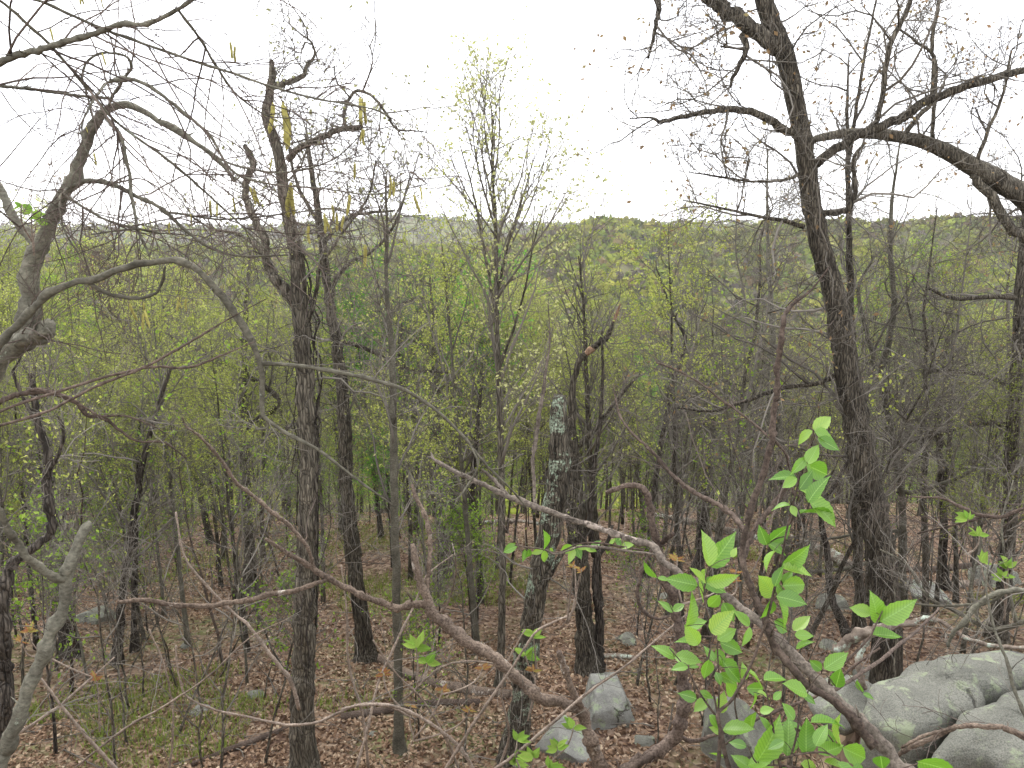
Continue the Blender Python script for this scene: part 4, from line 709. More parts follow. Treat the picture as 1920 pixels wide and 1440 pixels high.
thing_branches('dark_sapling', 'knobbly dark brown sapling forking upward in front of the leaning oak', [
    ('stem', [(1640, 1400, 24), (1600, 1352, 20), (1560, 1312, 17), (1515, 1282, 16), (1480, 1245, 16), (1450, 1205, 16), (1434, 1165, 15), (1412, 1110, 14), (1394, 1060, 13), (1396, 1010, 13), (1408, 950, 13), (1428, 900, 14), (1443, 840, 14), (1452, 770, 13), (1460, 690, 12), (1466, 610, 11), (1472, 588, 10), (1492, 565, 8), (1520, 545, 5), (1555, 500, 3)], 2.35, 3.2),
    ('side_branch', [(1394, 1030, 11), (1415, 985, 11), (1445, 950, 11), (1470, 920, 9), (1482, 900, 4)], 3.0, 2.9), ('side_branch', [(1390, 1040, 12), (1370, 1000, 11), (1342, 968, 11), (1300, 940, 10), (1262, 905, 9), (1220, 850, 7), (1185, 815, 6), (1165, 785, 5), (1155, 752, 4), (1150, 720, 2)], 3.0, 3.4), ('side_branch', [(1440, 830, 5), (1400, 790, 5), (1360, 760, 5), (1300, 710, 4), (1230, 680, 3)], 3.0, 3.2), ('side_branch', [(1440, 835, 6), (1470, 860, 5), (1490, 930, 4)], 3.0, 3.0)],
    'sapling', 'bark_brown', 71, sub=6, subL=.4, tip=.0011, twig='twig_brown', rough=.06, c2=4)
# brush over the boulders on the right
thing_branches('mossy_limb', 'mossy fallen limb resting on leaves just left of the boulder top', [('stem', [(1560, 1215, 20), (1600, 1196, 24), (1640, 1180, 22), (1690, 1168, 15), (1740, 1160, 10), (1770, 1168, 9), (1810, 1195, 9), (1870, 1212, 8), (1930, 1214, 8)], 5.8, 5.2), ('side_branch', [(1635, 1190, 14), (1620, 1215, 12), (1608, 1245, 12), (1620, 1290, 13)], 5.7, 5.6)], 'fallen branch', 'bark_log', 72, sub=3, subL=.5, tip=.002, rough=.05)
thing_branches('brush_branch', 'thick grey branch arcing down onto the boulder from the right edge', [('stem', [(1990, 1118, 14), (1920, 1110, 12), (1870, 1112, 12), (1838, 1132, 12), (1810, 1160, 10), (1788, 1185, 9), (1778, 1212, 7)], 4.6, 4.8), ('side_branch', [(1900, 1110, 7), (1850, 1130, 6), (1760, 1135, 5), (1690, 1130, 3)], 4.6, 5.0)], 'branch', 'bark_smooth', 73, sub=8, subL=.7, tip=.0016, down=.03)
thing_branches('brush_branch', 'purplish branch lying across the front of the nearer slab', [('stem', [(2000, 1420, 18), (1925, 1385, 15), (1890, 1366, 12), (1840, 1362, 11), (1790, 1366, 11), (1750, 1382, 10), (1710, 1402, 9), (1685, 1416, 9)], 3.2, 3.5), ('side_branch', [(1790, 1368, 7), (1740, 1378, 7), (1700, 1396, 6), (1690, 1402, 4)], 3.35, 3.5)], 'branch', 'bark_dead', 74, sub=4, subL=.35, tip=.0013, twig='twig_brown')
thing_branches('brush_branch', 'knotty thin stick standing over the boulder at the right edge', [('stem', [(1960, 1420, 9), (1920, 1340, 8), (1900, 1285, 7), (1888, 1240, 7), (1874, 1205, 6), (1862, 1170, 5), (1850, 1110, 4), (1856, 1040, 3)], 4.0, 4.4)], 'branch', 'bark_smooth', 75, sub=7, subL=.5, tip=.0013)
thing_branches('brush_branch', 'straight reddish stick rising from the diagonal branch towards the leaning oak', [('stem', [(1560, 1298, 8), (1600, 1272, 8), (1650, 1238, 8), (1690, 1205, 7), (1720, 1180, 6), (1760, 1140, 4)], 3.0, 4.4)], 'branch', 'bark_brown', 76, sub=5, subL=.4, tip=.0012, twig='twig_brown')
thing_branches('brush_branch', 'tangled twiggy branch behind the boulder under the edge trunk', [('stem', [(2000, 1180, 12), (1930, 1165, 11), (1860, 1180, 9), (1800, 1150, 8), (1740, 1120, 6), (1700, 1060, 4), (1650, 1030, 3)], 5.6, 6.4), ('side_branch', [(1860, 1178, 7), (1830, 1100, 6), (1840, 1020, 5), (1820, 960, 3)], 5.8, 6.0), ('side_branch', [(1930, 1165, 8), (1900, 1080, 6), (1880, 980, 4), (1900, 900, 3)], 5.6, 5.8)], 'branch', 'bark_smooth', 77, sub=12, subL=.9, tip=.0016, c2=5)
thing_branches('brush_branch', 'low twiggy branch crossing in front of the curved tree at mid right', [('stem', [(2010, 930, 9), (1920, 955, 8), (1860, 972, 8), (1800, 950, 7), (1760, 935, 5), (1700, 930, 3)], 5.5, 6.2), ('side_branch', [(1870, 970, 5), (1800, 985, 4), (1720, 1000, 3)], 5.7, 6.0)], 'branch', 'bark_brown', 78, sub=10, subL=.8, tip=.0016, twig='twig_brown', c2=5)

# bramble canes and shoots across the bottom
CANES = [('pale cane crossing low from the bottom left corner to the leafy twig', [(-40, 1410, 7), (40, 1370, 7), (110, 1325, 6), (150, 1290, 5), (180, 1265, 4), (215, 1232, 3)], 4.0), ('long thin cane bowing along the lower left ground', [(330, 1210, 4), (336, 1270, 4), (350, 1305, 4), (400, 1330, 5), (470, 1345, 5), (530, 1358, 6), (570, 1358, 6), (600, 1352, 6), (640, 1335, 6), (680, 1320, 6), (730, 1325, 6), (780, 1350, 5)], 5.6),
 ('grey cane falling from the middle left to the broken-topped trunk foot', [(330, 960, 4), (345, 1040, 5), (380, 1090, 6), (430, 1140, 6), (480, 1190, 7), (520, 1245, 8), (545, 1275, 8), (560, 1330, 8)], 6.0), ('slanting cane in the bottom left corner', [(75, 1270, 5), (120, 1330, 6), (170, 1390, 8), (215, 1440, 9), (250, 1480, 9)], 4.0),
 ('pale cane running up from bottom centre past the square rock', [(900, 1460, 7), (960, 1420, 7), (1030, 1360, 7), (1100, 1300, 6), (1170, 1250, 5), (1230, 1200, 4), (1290, 1150, 3)], 4.6), ('curved pale shoot hanging in front of the straight dark trunk', [(1078, 1060, 3), (1079, 1120, 4), (1070, 1150, 4), (1030, 1170, 5), (1000, 1190, 5), (960, 1250, 5), (900, 1340, 6), (850, 1420, 7), (820, 1470, 7)], 4.8),
 ('whitish cane rising left of the fallen limb', [(670, 1440, 6), (690, 1360, 6), (710, 1280, 5), (745, 1200, 5), (780, 1130, 4), (800, 1080, 3), (850, 1040, 3)], 5.4), ('tan cane arching over the bottom centre', [(640, 1330, 5), (700, 1318, 7), (740, 1322, 7), (790, 1345, 7), (840, 1380, 8), (880, 1430, 8), (900, 1480, 8)], 5.0),
 ('pair-like thin cane left of the arching tan cane', [(700, 1200, 3), (740, 1260, 4), (790, 1310, 5), (830, 1370, 6), (860, 1440, 6)], 5.2), ('upright whip at the bottom left beside the dark log', [(280, 1180, 3), (310, 1260, 4), (325, 1340, 4), (320, 1420, 5), (310, 1480, 5)], 5.8),
 ('thin upright whip in front of the rough dark trunk', [(640, 1060, 3), (650, 1150, 4), (655, 1250, 5), (680, 1340, 6), (690, 1440, 7)], 6.0), ('arched whip in front of the lichen tree foot', [(985, 1180, 3), (955, 1230, 4), (940, 1300, 4), (955, 1380, 5), (930, 1450, 6)], 5.5),
 ('crossing grey cane low between the lichen tree and the fallen limb', [(760, 1310, 4), (830, 1250, 5), (900, 1240, 4), (980, 1260, 3)], 5.6), ('long thin stem slanting over the brown leaves at left', [(140, 1440, 4), (230, 1370, 5), (330, 1310, 4), (400, 1260, 3), (470, 1195, 3), (540, 1160, 2)], 5.2)]
LEAF_T = []
def leaf_mesh(name, seed, wid=.29, pleat=.022, lobes=0, curl=.10):
    rng = np.random.default_rng(seed); n = 13
    t = np.linspace(0, 1, n); w = wid * (np.sin(np.pi * t ** .72) ** .9) * (1 - .25 * t ** 4); w[0] = w[-1] = 0.004
    if lobes: w = w * (1 - .55 * (np.sin(t * np.pi * lobes) ** 2))
    else: w = w * (1 + .05 * (np.arange(n) % 2 * 2 - 1)); w[-2] *= .8
    bend = -curl * t ** 2 + .04 * np.sin(t * 3 + seed); V = []
    for i in range(n):
        pz = pleat * (i % 2 * 2 - 1)
        V += [(-w[i], t[i] + .10 * w[i], bend[i] + w[i] * .35), (-w[i] * .5, t[i] + .03 * w[i], bend[i] + w[i] * .15 + pz * .8), (0, t[i], bend[i]), (w[i] * .5, t[i] + .03 * w[i], bend[i] + w[i] * .15 + pz * .8), (w[i], t[i] + .10 * w[i], bend[i] + w[i] * .35)]
    q = [(i * 5 + j, i * 5 + j + 1, (i + 1) * 5 + j + 1, (i + 1) * 5 + j) for i in range(n - 1) for j in range(4)]
    return mesh_from(name, np.array(V), [np.array(q)])
BEECH = [leaf_mesh('leaf', s, (.29, .25, .32, .27, .30, .23, .28)[s], (.022, .03, .016, .026, .02, .03, .024)[s], curl=(.1, .3, -.05, .22, .05, .4, .16)[s]) for s in range(7)]
for m_ in BEECH: m_.materials.append(M['leaf_beech'])
SEED = [leaf_mesh('leaf', 10 + s, .24, .01) for s in range(2)]
for m_ in SEED: m_.materials.append(M['leaf_seed'])
RUST = [leaf_mesh('leaf', 20 + s, .26, .01, 4) for s in range(2)]
for m_ in RUST: m_.materials.append(M['leaf_rust'])
RV, FV, UV = np.array([1., 0, 0]), np.array([0, CP, -SP]), np.array([0, SP, CP])
def place_leaf(me, b, tip, parent, loc, rng, face=.55):
    ax = tip - b; L_ = np.linalg.norm(ax); ax = ax / L_; L_ *= rng.uniform(1.0, 1.3)
    nrm = -FV * face + np.array([0, 0, 1.]) * .55 + .36 * rng.standard_normal(3); nrm = nrm - (nrm @ ax) * ax; nrm = nrm / np.linalg.norm(nrm)
    sd_ = np.cross(ax, nrm)
    o = obj('leaf', me, None, parent)
    Mx = Matrix(((sd_[0] * L_, ax[0] * L_, nrm[0] * L_, b[0] - loc[0]), (sd_[1] * L_, ax[1] * L_, nrm[1] * L_, b[1] - loc[1]), (sd_[2] * L_, ax[2] * L_, nrm[2] * L_, b[2] - loc[2]), (0, 0, 0, 1)))
    o.matrix_local = Mx
    return o
rng = np.random.default_rng(77)
for i, (lb, pts, Yc) in enumerate(CANES):
    e, pp = thing_branches('bramble_cane', lb, [('stem', pts, Yc, Yc + .3)], 'cane', 'bark_cane', 90 + i, sub=9, subL=.5, tip=.0014, twig='twig', sides=7, c2=4)

# leafy shoots at the bottom right: stems and every leaf
def shoot(name, label, stems, leaves, Y, seed, meshes, cat='shoot', mat='bark_brown', jit=.12, root_first=True):
    rng = np.random.default_rng(seed); ps = []
    for j, st in enumerate(stems): ps.append(path(st, Y + (.0 if j == 0 else rng.uniform(-jit, jit)), n=5 * len(st), Y1=Y + rng.uniform(-jit, jit)))
    loc = ps[0][0][0]; e = empty(name, loc); tag(e, label, cat)
    for j, (P, R) in enumerate(ps):
        if j:
            prev = np.vstack([q[0] for q in ps[:j]]); k = np.argmin(np.linalg.norm(prev[:, [0, 2]] - P[0, [0, 2]], axis=1))
            if np.linalg.norm(prev[k] - P[0]) < .5: P += (prev[k] - P[0]) * (np.linspace(1, 0, len(P))[:, None] ** 2)
        tube_obj('stem', [(P[None], R[None], 7)], M[mat], e, loc, .04, rng)
    allp = np.vstack([q[0] for q in ps]); tw, tr = [], []
    for i, (bx, by, tx, ty) in enumerate(leaves):
        b0 = PT(bx, by, Y); k = np.argmin(np.linalg.norm(allp[:, [0, 2]] - b0[[0, 2]], axis=1)); yb = allp[k, 1] + rng.uniform(-jit, jit) * .6
        b = PT(bx, by, yb); L2_ = math.hypot(tx - bx, ty - by); tp = PT(tx, ty, yb + rng.uniform(-.5, .5) * L2_ / F_PX * yb)
        s_ = allp[k]; q, r = resample([s_, .5 * (s_ + b) + np.array([0, 0, .006]), b], [.0016, .0012, .0009], 6); tw.append(q); tr.append(r)
        place_leaf(meshes[i % len(meshes)], b, tp, e, loc, rng)
    tube_obj('petioles', [(np.array(tw), np.array(tr), 4)], M[mat], e, loc, kind='stuff')
    return e
L_top = [(1525, 808, 1554, 784), (1524, 808, 1494, 828), (1526, 811, 1556, 823), (1533, 822, 1570, 838), (1514, 870, 1533, 836), (1512, 858, 1488, 884), (1508, 855, 1520, 876), (1512, 872, 1547, 888), (1493, 898, 1456, 888), (1495, 897, 1471, 912), (1498, 918, 1525, 884), (1502, 918, 1542, 932), (1514, 942, 1545, 893), (1518, 940, 1564, 977), (1500, 962, 1554, 964), (1482, 948, 1454, 948), (1483, 948, 1493, 969),
 (1438, 1022, 1424, 991), (1440, 1020, 1482, 986), (1440, 1018, 1474, 1037), (1452, 1032, 1432, 1068), (1465, 1062, 1517, 1028), (1465, 1066, 1518, 1066), (1450, 1115, 1426, 1084), (1453, 1100, 1460, 1068), (1455, 1098, 1472, 1117), (1468, 1098, 1515, 1096), (1468, 1095, 1484, 1073), (1455, 1118, 1502, 1129), (1456, 1122, 1480, 1168), (1450, 1165, 1472, 1182), (1487, 1182, 1515, 1156), (1490, 1190, 1518, 1192), (1492, 1216, 1518, 1198), (1445, 1125, 1432, 1160)]
L_mid = [(1330, 1062, 1321, 1003), (1332, 1062, 1368, 1016), (1322, 1095, 1298, 1070), (1308, 1098, 1258, 1086), (1322, 1066, 1318, 1118), (1325, 1092, 1386, 1086), (1314, 1090, 1354, 1105), (1372, 1045, 1380, 1028), (1285, 1174, 1311, 1118), (1290, 1178, 1322, 1166), (1333, 1186, 1368, 1148), (1310, 1210, 1288, 1178), (1306, 1205, 1273, 1194), (1345, 1200, 1374, 1183), (1350, 1205, 1392, 1223), (1350, 1115, 1328, 1140), (1355, 1130, 1374, 1162), (1405, 1174, 1381, 1143), (1407, 1176, 1394, 1207), (1268, 1234, 1233, 1210), (1264, 1232, 1308, 1238), (1290, 1250, 1264, 1254), (1292, 1252, 1312, 1246), (1328, 1236, 1321, 1268),
 (1343, 1216, 1358, 1250), (1356, 1238, 1388, 1278), (1348, 1264, 1388, 1284), (1342, 1260, 1353, 1286), (1306, 1310, 1276, 1301), (1310, 1298, 1335, 1306), (1326, 1312, 1304, 1332), (1350, 1337, 1356, 1306), (1378, 1304, 1364, 1284), (1398, 1254, 1434, 1277), (1395, 1276, 1394, 1248), (1432, 1275, 1474, 1271), (1412, 1367, 1405, 1326), (1356, 1370, 1402, 1368), (1352, 1375, 1333, 1363), (1360, 1420, 1332, 1412), (1340, 1240, 1325, 1215), (1400, 1290, 1432, 1292), (1330, 1340, 1345, 1362)]
shoot('leafy_shoot', 'tall shoot with bright green pleated leaves reaching up beside the dark sapling', [[(1385, 1560, 9), (1372, 1460, 9), (1360, 1415, 8), (1352, 1370, 7), (1346, 1338, 7), (1370, 1315, 6), (1385, 1290, 6), (1400, 1262, 5), (1415, 1230, 5), (1426, 1195, 5), (1441, 1150, 5), (1453, 1100, 5), (1465, 1050, 4), (1474, 1000, 4), (1485, 955, 3), (1497, 905, 3), (1505, 870, 3), (1518, 835, 3), (1526, 810, 2)]], L_top, 2.25, 101, BEECH)
shoot('leafy_shoot', 'bushy cluster of bright green pleated leaves below the diagonal branch', [[(1340, 1560, 8), (1346, 1450, 8), (1350, 1370, 6), (1342, 1320, 4), (1334, 1280, 4), (1328, 1245, 4), (1332, 1215, 3), (1340, 1190, 3), (1330, 1160, 3), (1320, 1120, 3), (1326, 1066, 2)], [(1346, 1330, 4), (1348, 1270, 3), (1345, 1210, 3), (1352, 1195, 3), (1385, 1172, 3), (1368, 1138, 3), (1342, 1108, 2)], [(1350, 1365, 5), (1325, 1325, 4), (1305, 1290, 3), (1290, 1258, 2), (1255, 1215, 2)], [(1348, 1400, 4), (1382, 1370, 4), (1378, 1310, 3), (1400, 1270, 2)], [(1345, 1190, 3), (1300, 1190, 2), (1280, 1180, 2)]], L_mid, 2.35, 102, BEECH)
L_low = [(1420, 1300, 1443, 1309), (1413, 1298, 1416, 1332), (1425, 1335, 1450, 1330), (1450, 1312, 1464, 1298), (1445, 1370, 1428, 1348), (1445, 1376, 1469, 1358), (1420, 1428, 1457, 1366), (1450, 1422, 1406, 1432), (1476, 1418, 1480, 1360), (1510, 1414, 1512, 1356), (1505, 1368, 1476, 1352), (1515, 1300, 1476, 1284), (1505, 1302, 1532, 1319), (1410, 1442, 1378, 1420), (1450, 1434, 1408, 1464), (1500, 1432, 1545, 1455), (1540, 1256, 1518, 1238), (1545, 1254, 1586, 1227), (1567, 1289, 1576, 1255), (1520, 1352, 1574, 1344), (1578, 1402, 1569, 1352), (1580, 1402, 1622, 1422), (1560, 1402, 1549, 1368), (1545, 1430, 1594, 1442), (1655, 1442, 1650, 1412), (1720, 1430, 1784, 1446), (1500, 1402, 1513, 1372), (1570, 1430, 1612, 1475), (1480, 1440, 1450, 1475), (1530, 1400, 1546, 1362), (1535, 1415, 1575, 1400), (1470, 1390, 1444, 1400), (1490, 1350, 1470, 1322), (1600, 1440, 1640, 1460), (1400, 1400, 1372, 1392)]
shoot('leafy_shoot', 'dense low mass of bright green leaves along the bottom edge by the diagonal branch', [[(1480, 1600, 8), (1470, 1500, 8), (1462, 1430, 6), (1450, 1370, 5), (1440, 1310, 3), (1432, 1280, 2)], [(1466, 1440, 5), (1500, 1421, 4), (1545, 1412, 4), (1575, 1425, 3)], [(1500, 1421, 5), (1508, 1370, 4), (1512, 1310, 3), (1540, 1262, 2), (1566, 1286, 2)], [(1468, 1470, 5), (1560, 1460, 4), (1640, 1455, 3), (1720, 1432, 2)], [(1545, 1412, 4), (1560, 1385, 3), (1525, 1352, 2)], [(1460, 1430, 4), (1420, 1430, 3), (1404, 1402, 2)]], L_low, 2.2, 103, BEECH)
shoot('leafy_shoot', 'small twig with four green leaves in front of the leaning oak foot', [[(1554, 1290, 6), (1558, 1268, 5), (1580, 1245, 5), (1605, 1222, 4), (1630, 1195, 4), (1645, 1165, 3), (1655, 1145, 2)]], [(1645, 1168, 1637, 1120), (1650, 1165, 1705, 1136), (1635, 1150, 1600, 1141), (1636, 1190, 1688, 1184), (1617, 1298, 1607, 1276), (1618, 1300, 1636, 1307), (1560, 1255, 1584, 1226)], 2.6, 104, BEECH)
shoot('leafy_twig', 'drooping row of small green leaves hanging from the diagonal branch at centre', [[(1206, 1032, 4), (1160, 1024, 4), (1120, 1018, 4), (1085, 1020, 3), (1045, 1036, 3), (1020, 1030, 3), (985, 1026, 2), (965, 1022, 2)]],
      [(1020, 1030, 1022, 1002), (1018, 1030, 996, 1039), (1030, 1028, 1036, 1037), (1020, 1032, 1022, 1054), (985, 1030, 980, 1054), (992, 1030, 990, 1050), (970, 1024, 946, 1033), (1075, 1024, 1053, 1033), (1073, 1026, 1070, 1054), (1080, 1026, 1089, 1047), (1080, 1024, 1100, 1029), (1095, 1026, 1117, 1033), (1108, 1030, 1127, 1011), (1155, 1012, 1140, 1023), (1152, 1015, 1168, 1003), (1165, 1028, 1188, 1017), (1162, 1025, 1155, 1009), (1232, 1083, 1206, 1063), (1233, 1083, 1254, 1088), (1262, 1148, 1243, 1129), (1262, 1146, 1280, 1134)], 3.35, 105, BEECH)
# seedlings with green or rust coloured leaves
def seedling(label, spots, Y, seed, rust):
    rng = np.random.default_rng(seed); stems, leaves = [], []
    for (px, py, s) in spots:
        s *= .62 if rust else .9
        stems.append([(px + rng.uniform(-12, 12), py + rng.uniform(60, 110), 4), (px + rng.uniform(-5, 5), py + 35, 3), (px, py, 2)])
        for k in range(rng.integers(4, 7)):
            a = rng.uniform(-.4, math.pi + .4); leaves.append((px, py + rng.uniform(0, 6), px + s * math.cos(a), py - s * .75 * math.sin(a) + rng.uniform(-3, 6)))
    return shoot('seedling', label, stems, leaves, Y, seed, RUST if rust else SEED, 'seedling', 'bark_cane')
seedling('green seedlings sprouting at the bottom edge beside the lichen tree foot', [(970, 1385, 28), (1000, 1420, 30), (1045, 1400, 24), (1075, 1360, 26), (965, 1430, 26), (1030, 1440, 28)], 4.6, 120, False)
seedling('feathery green seedlings beside the thick fallen limb', [(780, 1210, 30), (800, 1240, 26), (1000, 1190, 24), (985, 1225, 26)], 5.6, 121, False)
seedling('rust red oak seedlings under the fallen limb', [(770, 1320, 22), (830, 1290, 22), (905, 1250, 24), (1000, 1255, 24), (720, 1260, 24), (880, 1330, 20)], 5.4, 122, True)
seedling('rust leaf sprig in the lower left corner', [(180, 1272, 26), (55, 1180, 26), (40, 1200, 22)], 4.2, 124, True)
seedling('orange leaf sprig right of the hooked dead stem', [(1270, 1048, 22), (1380, 1068, 20), (1380, 1085, 16)], 3.8, 125, True)
seedling('rust leaf sprig hanging by the straight dark trunk', [(1075, 1062, 18), (1090, 1068, 16)], 4.7, 126, True)
seedling('green seedling in the brush at the right edge', [(1815, 970, 22), (1835, 1000, 20), (1890, 1060, 20), (1840, 1050, 22), (1880, 1080, 22)], 5.4, 127, False)
seedling('green sprig with pointed leaves on bare twig at far left', [(60, 395, 24), (70, 410, 22), (40, 385, 20)], 3.5, 128, False)

# ------------------------------------------------------------------ logs
def log(label, pts, seed, Y=None, mat='bark_log'):
    rng = np.random.default_rng(seed); P, R = [], []
    for px, py, w in pts:
        y = Y or ground_hit(px, py); p = PT(px, py, y); r = WR(px, py, w, y); p[2] = max(p[2], G(p[0], p[1]) + r * .6); P.append(p); R.append(r)
    P, R = resample(P, R, 24); loc = P[0]
    e = empty('fallen_log', loc); tag(e, label, 'log')
    tube_obj('trunk', [(P[None], R[None], 14)], M[mat], e, loc, .07, rng)
    gp, gr = grow(rng, P[None], R[None], 4, .1, .95, 40, 80, .5, 6, .2, .05, .03, .006); tube_obj('broken_twigs', [(gp, gr, 5)], M['twig'], e, loc, kind='stuff')
log('pinkish barkless log lying behind the thick fallen limb', [(668, 1212, 12), (720, 1245, 15), (790, 1280, 17), (870, 1298, 18), (955, 1310, 17)], 141, mat='bark_dead')
log('dark rotting log low behind the fallen limb', [(640, 1350, 14), (720, 1338, 16), (800, 1325, 15), (900, 1322, 12)], 142, mat='bark_brown')
log('short pale log right of the forked black trunk', [(1128, 1233, 10), (1160, 1234, 10), (1190, 1237, 8)], 143)
log('fallen trunk propped over bare ground behind the forked dark sapling', [(1225, 968, 9), (1285, 980, 12), (1335, 992, 14), (1385, 1004, 14), (1430, 1016, 11)], 144)
log('lichen-speckled log leading to the leaning oak foot', [(1475, 1012, 14), (1520, 1030, 20), (1570, 1055, 24), (1610, 1085, 22)], 145)
log('dark log behind the curved tree, higher of two', [(1690, 1072, 12), (1760, 1072, 14), (1840, 1062, 12)], 146, mat='bark_brown')
log('grey log behind the curved tree, lower of two', [(1690, 1098, 18), (1760, 1105, 18), (1850, 1096, 14)], 147)
log('thin dark log at the bottom left in the leaves', [(360, 1436, 9), (430, 1410, 11), (500, 1385, 11), (545, 1368, 8)], 148, mat='bark_brown')
log('long pale log far down the slope between trunks', [(880, 985, 8), (960, 980, 9), (1010, 985, 8)], 149)

# ------------------------------------------------------------------ the woods: a few kinds of tree, each copied with its parts
def build_kind(name, seed, H, r, mat, twig, c=(16, 7, 6), Ls=(.26, .11, .045), a=(35, 65), wob=.14, up=.06, tip=.006, leaf=None, per=1.0, lsize=.08, crook=.05, t0=.3, lead=2, sides=9):
    rng = np.random.default_rng(seed); n = 16
    t = np.linspace(0, 1, n); P = np.zeros((n, 3)); P[:, 2] = t * H
    P[:, :2] += np.cumsum(rng.standard_normal((n, 2)) * crook * H / n, axis=0) * (t[:, None] ** .6)
    R = r * (1 - t) ** .85 + tip * 1.5; R = R * (1 + .45 * np.exp(-P[:, 2] / .25)); P[0, 2] = -.3
    ld, lr = grow(rng, P[None], R[None], lead, .35, .65, 15, 32, H * .5, 12, .07, .06, .016, tip * 1.3, shrink=.2)
    b1, r1 = grow(rng, P[None], R[None], c[0], t0, .98, *a, H * Ls[0], 8, wob, up, .011, tip * 1.2, shrink=.65)
    b1b, r1b = grow(rng, ld, lr, max(4, c[0] // 2), .25, 1.0, *a, H * Ls[0] * .75, 8, wob, up, .011, tip * 1.2)
    b1, r1 = np.concatenate([b1, b1b]), np.concatenate([r1, r1b])
    b2, r2 = grow(rng, b1, r1, c[1], .2, 1, 30, 65, H * Ls[1], 5, wob, up, .009, tip)
    b3, r3 = grow(rng, b2, r2, c[2], .2, 1, 30, 65, H * Ls[2], 3, wob, up, .009, tip * .85)
    tr = bpy.data.objects.new('trunk', mesh_from('trunk', *(lambda v, q, t_: (v, [q, t_]))(*tubes([(P[None], R[None], sides)], .04, rng)))); tr.data.materials.append(M[mat]); tr.data['height'] = float(H)
    cr = bpy.data.objects.new('crown', mesh_from('crown', *(lambda v, q, t_: (v, [q, t_]))(*tubes([(ld, lr, 6), (b1, r1, 4), (b2, r2, 3), (b3, r3, 3)])))); cr.data.materials.append(M[twig])
    fo = None
    if leaf:
        V, Qd = leaf_quads(rng, b3, per, lsize, lsize * .35); fo = bpy.data.objects.new('foliage', mesh_from('foliage', V, [Qd], smooth=False)); fo.data.materials.append(M[leaf])
    return (name, tr, cr, fo)
def plant(kind, x, y, s, rz, label, cat, group, lean=(0, 0)):
    name, tr, cr, fo = kind
    e = bpy.data.objects.new(name, None); e.location = (x, y, float(G(x, y))); e.rotation_euler = (lean[0], lean[1], rz); e.scale = (s, s, s); link(e); tag(e, label, cat, group)
    a_ = tr.copy(); link(a_, e); b_ = cr.copy(); link(b_, e)
    if fo is not None: c_ = fo.copy(); link(c_, b_); c_['kind'] = 'stuff'
    return e
K_leaf = [build_kind('leafing_tree', 200 + i, 14 + i, .088 + .012 * i, ('bark_grey', 'bark', 'bark_smooth')[i], 'twig', leaf='leaf_yellow', per=4.8, lsize=.082, tip=.0042, wob=.15, a=(30, 60)) for i in range(3)]
K_green = [build_kind('green_tree', 210 + i, 10 + i, .09, 'bark', 'twig', leaf=('leaf_bright', 'leaf_green')[i], per=3.6, lsize=.10, tip=.0045) for i in range(2)]
K_bare = [build_kind('bare_tree', 220 + i, 14 + i, .10 + .015 * i, ('bark', 'bark_smooth', 'bark_grey')[i], 'twig', c=(18, 7, 6), wob=.24, a=(40, 75), up=.03, tip=.0045, crook=.10, leaf='leaf_pale', per=.35, lsize=.06) for i in range(3)]
K_cop = [build_kind('copper_tree', 230, 13, .14, 'bark', 'twig_brown', wob=.2, leaf='leaf_copper', per=.7, lsize=.08)]
K_sap = [build_kind('thin_sapling', 240 + i, 5.5 + i, .026, ('bark_brown', 'bark_smooth', 'bark_grey')[i], 'twig', c=(12, 5, 4), Ls=(.24, .10, .05), lead=1, tip=.0035, a=(30, 60), wob=.16, leaf=('leaf_yellow', 'leaf_green', None)[i], per=.9, lsize=.06, sides=6, t0=.2, crook=.22) for i in range(3)]
K_shrub = [build_kind('leafy_shrub', 250 + i, 2.4 + .4 * i, .016, 'bark_dark', 'twig', c=(10, 5, 4), Ls=(.4, .18, .08), lead=4, tip=.0025, a=(25, 60), wob=.18, leaf='leaf_green', per=1.5, lsize=.055, sides=5, t0=.1, crook=.12) for i in range(2)]
K_farleaf = [build_kind('valley_tree', 260 + i, 15 + i, .17, 'bark', 'twig_far', c=(16, 6, 4), leaf=('leaf_yellow', 'leaf_yellow', 'leaf_green')[i], per=3.6, lsize=.22, tip=.009, sides=6) for i in range(3)]
K_farbare = [build_kind('valley_tree', 270 + i, 15 + i, .19, 'bark_grey', 'twig_far', c=(18, 7, 5), wob=.2, leaf='leaf_pale', per=.35, lsize=.16, tip=.011, sides=6) for i in range(2)]
rng = np.random.default_rng(99); taken = []
def spot(y0, y1, px0=-150, px1=2070, pw=1.0, gap=1.0):
    for _ in range(60):
        Y = y0 + (y1 - y0) * rng.random() ** pw; px = px0 + (px1 - px0) * rng.random()
        x = (px - 960) / F_PX * Y * 1.02
        if Y < 17.5 and any(a < px < b for a, b in ((535, 730), (935, 1150), (1560, 1700))): continue
        if all((x - a) ** 2 + (Y - b) ** 2 > gap * gap for a, b in taken): break
    taken.append((x, Y)); return px, x, Y
def fit(k, x, Y, s, marg):                           # tree tops stay under the sight line to the ridge
    H_ = k[1].data['height']; return max(.3, min(s, (-float(G(x, Y)) - marg) / H_))
PLAN = []                                            # (sort of plant, its kind data, px, x, Y, scale, turn, lean)
def add(sort, k, px, x, Y, sc, lean=None):
    PLAN.append((sort, k, px, x, Y, sc, rng.random() * 6.28, lean or (rng.normal(0, .05), rng.normal(0, .06))))
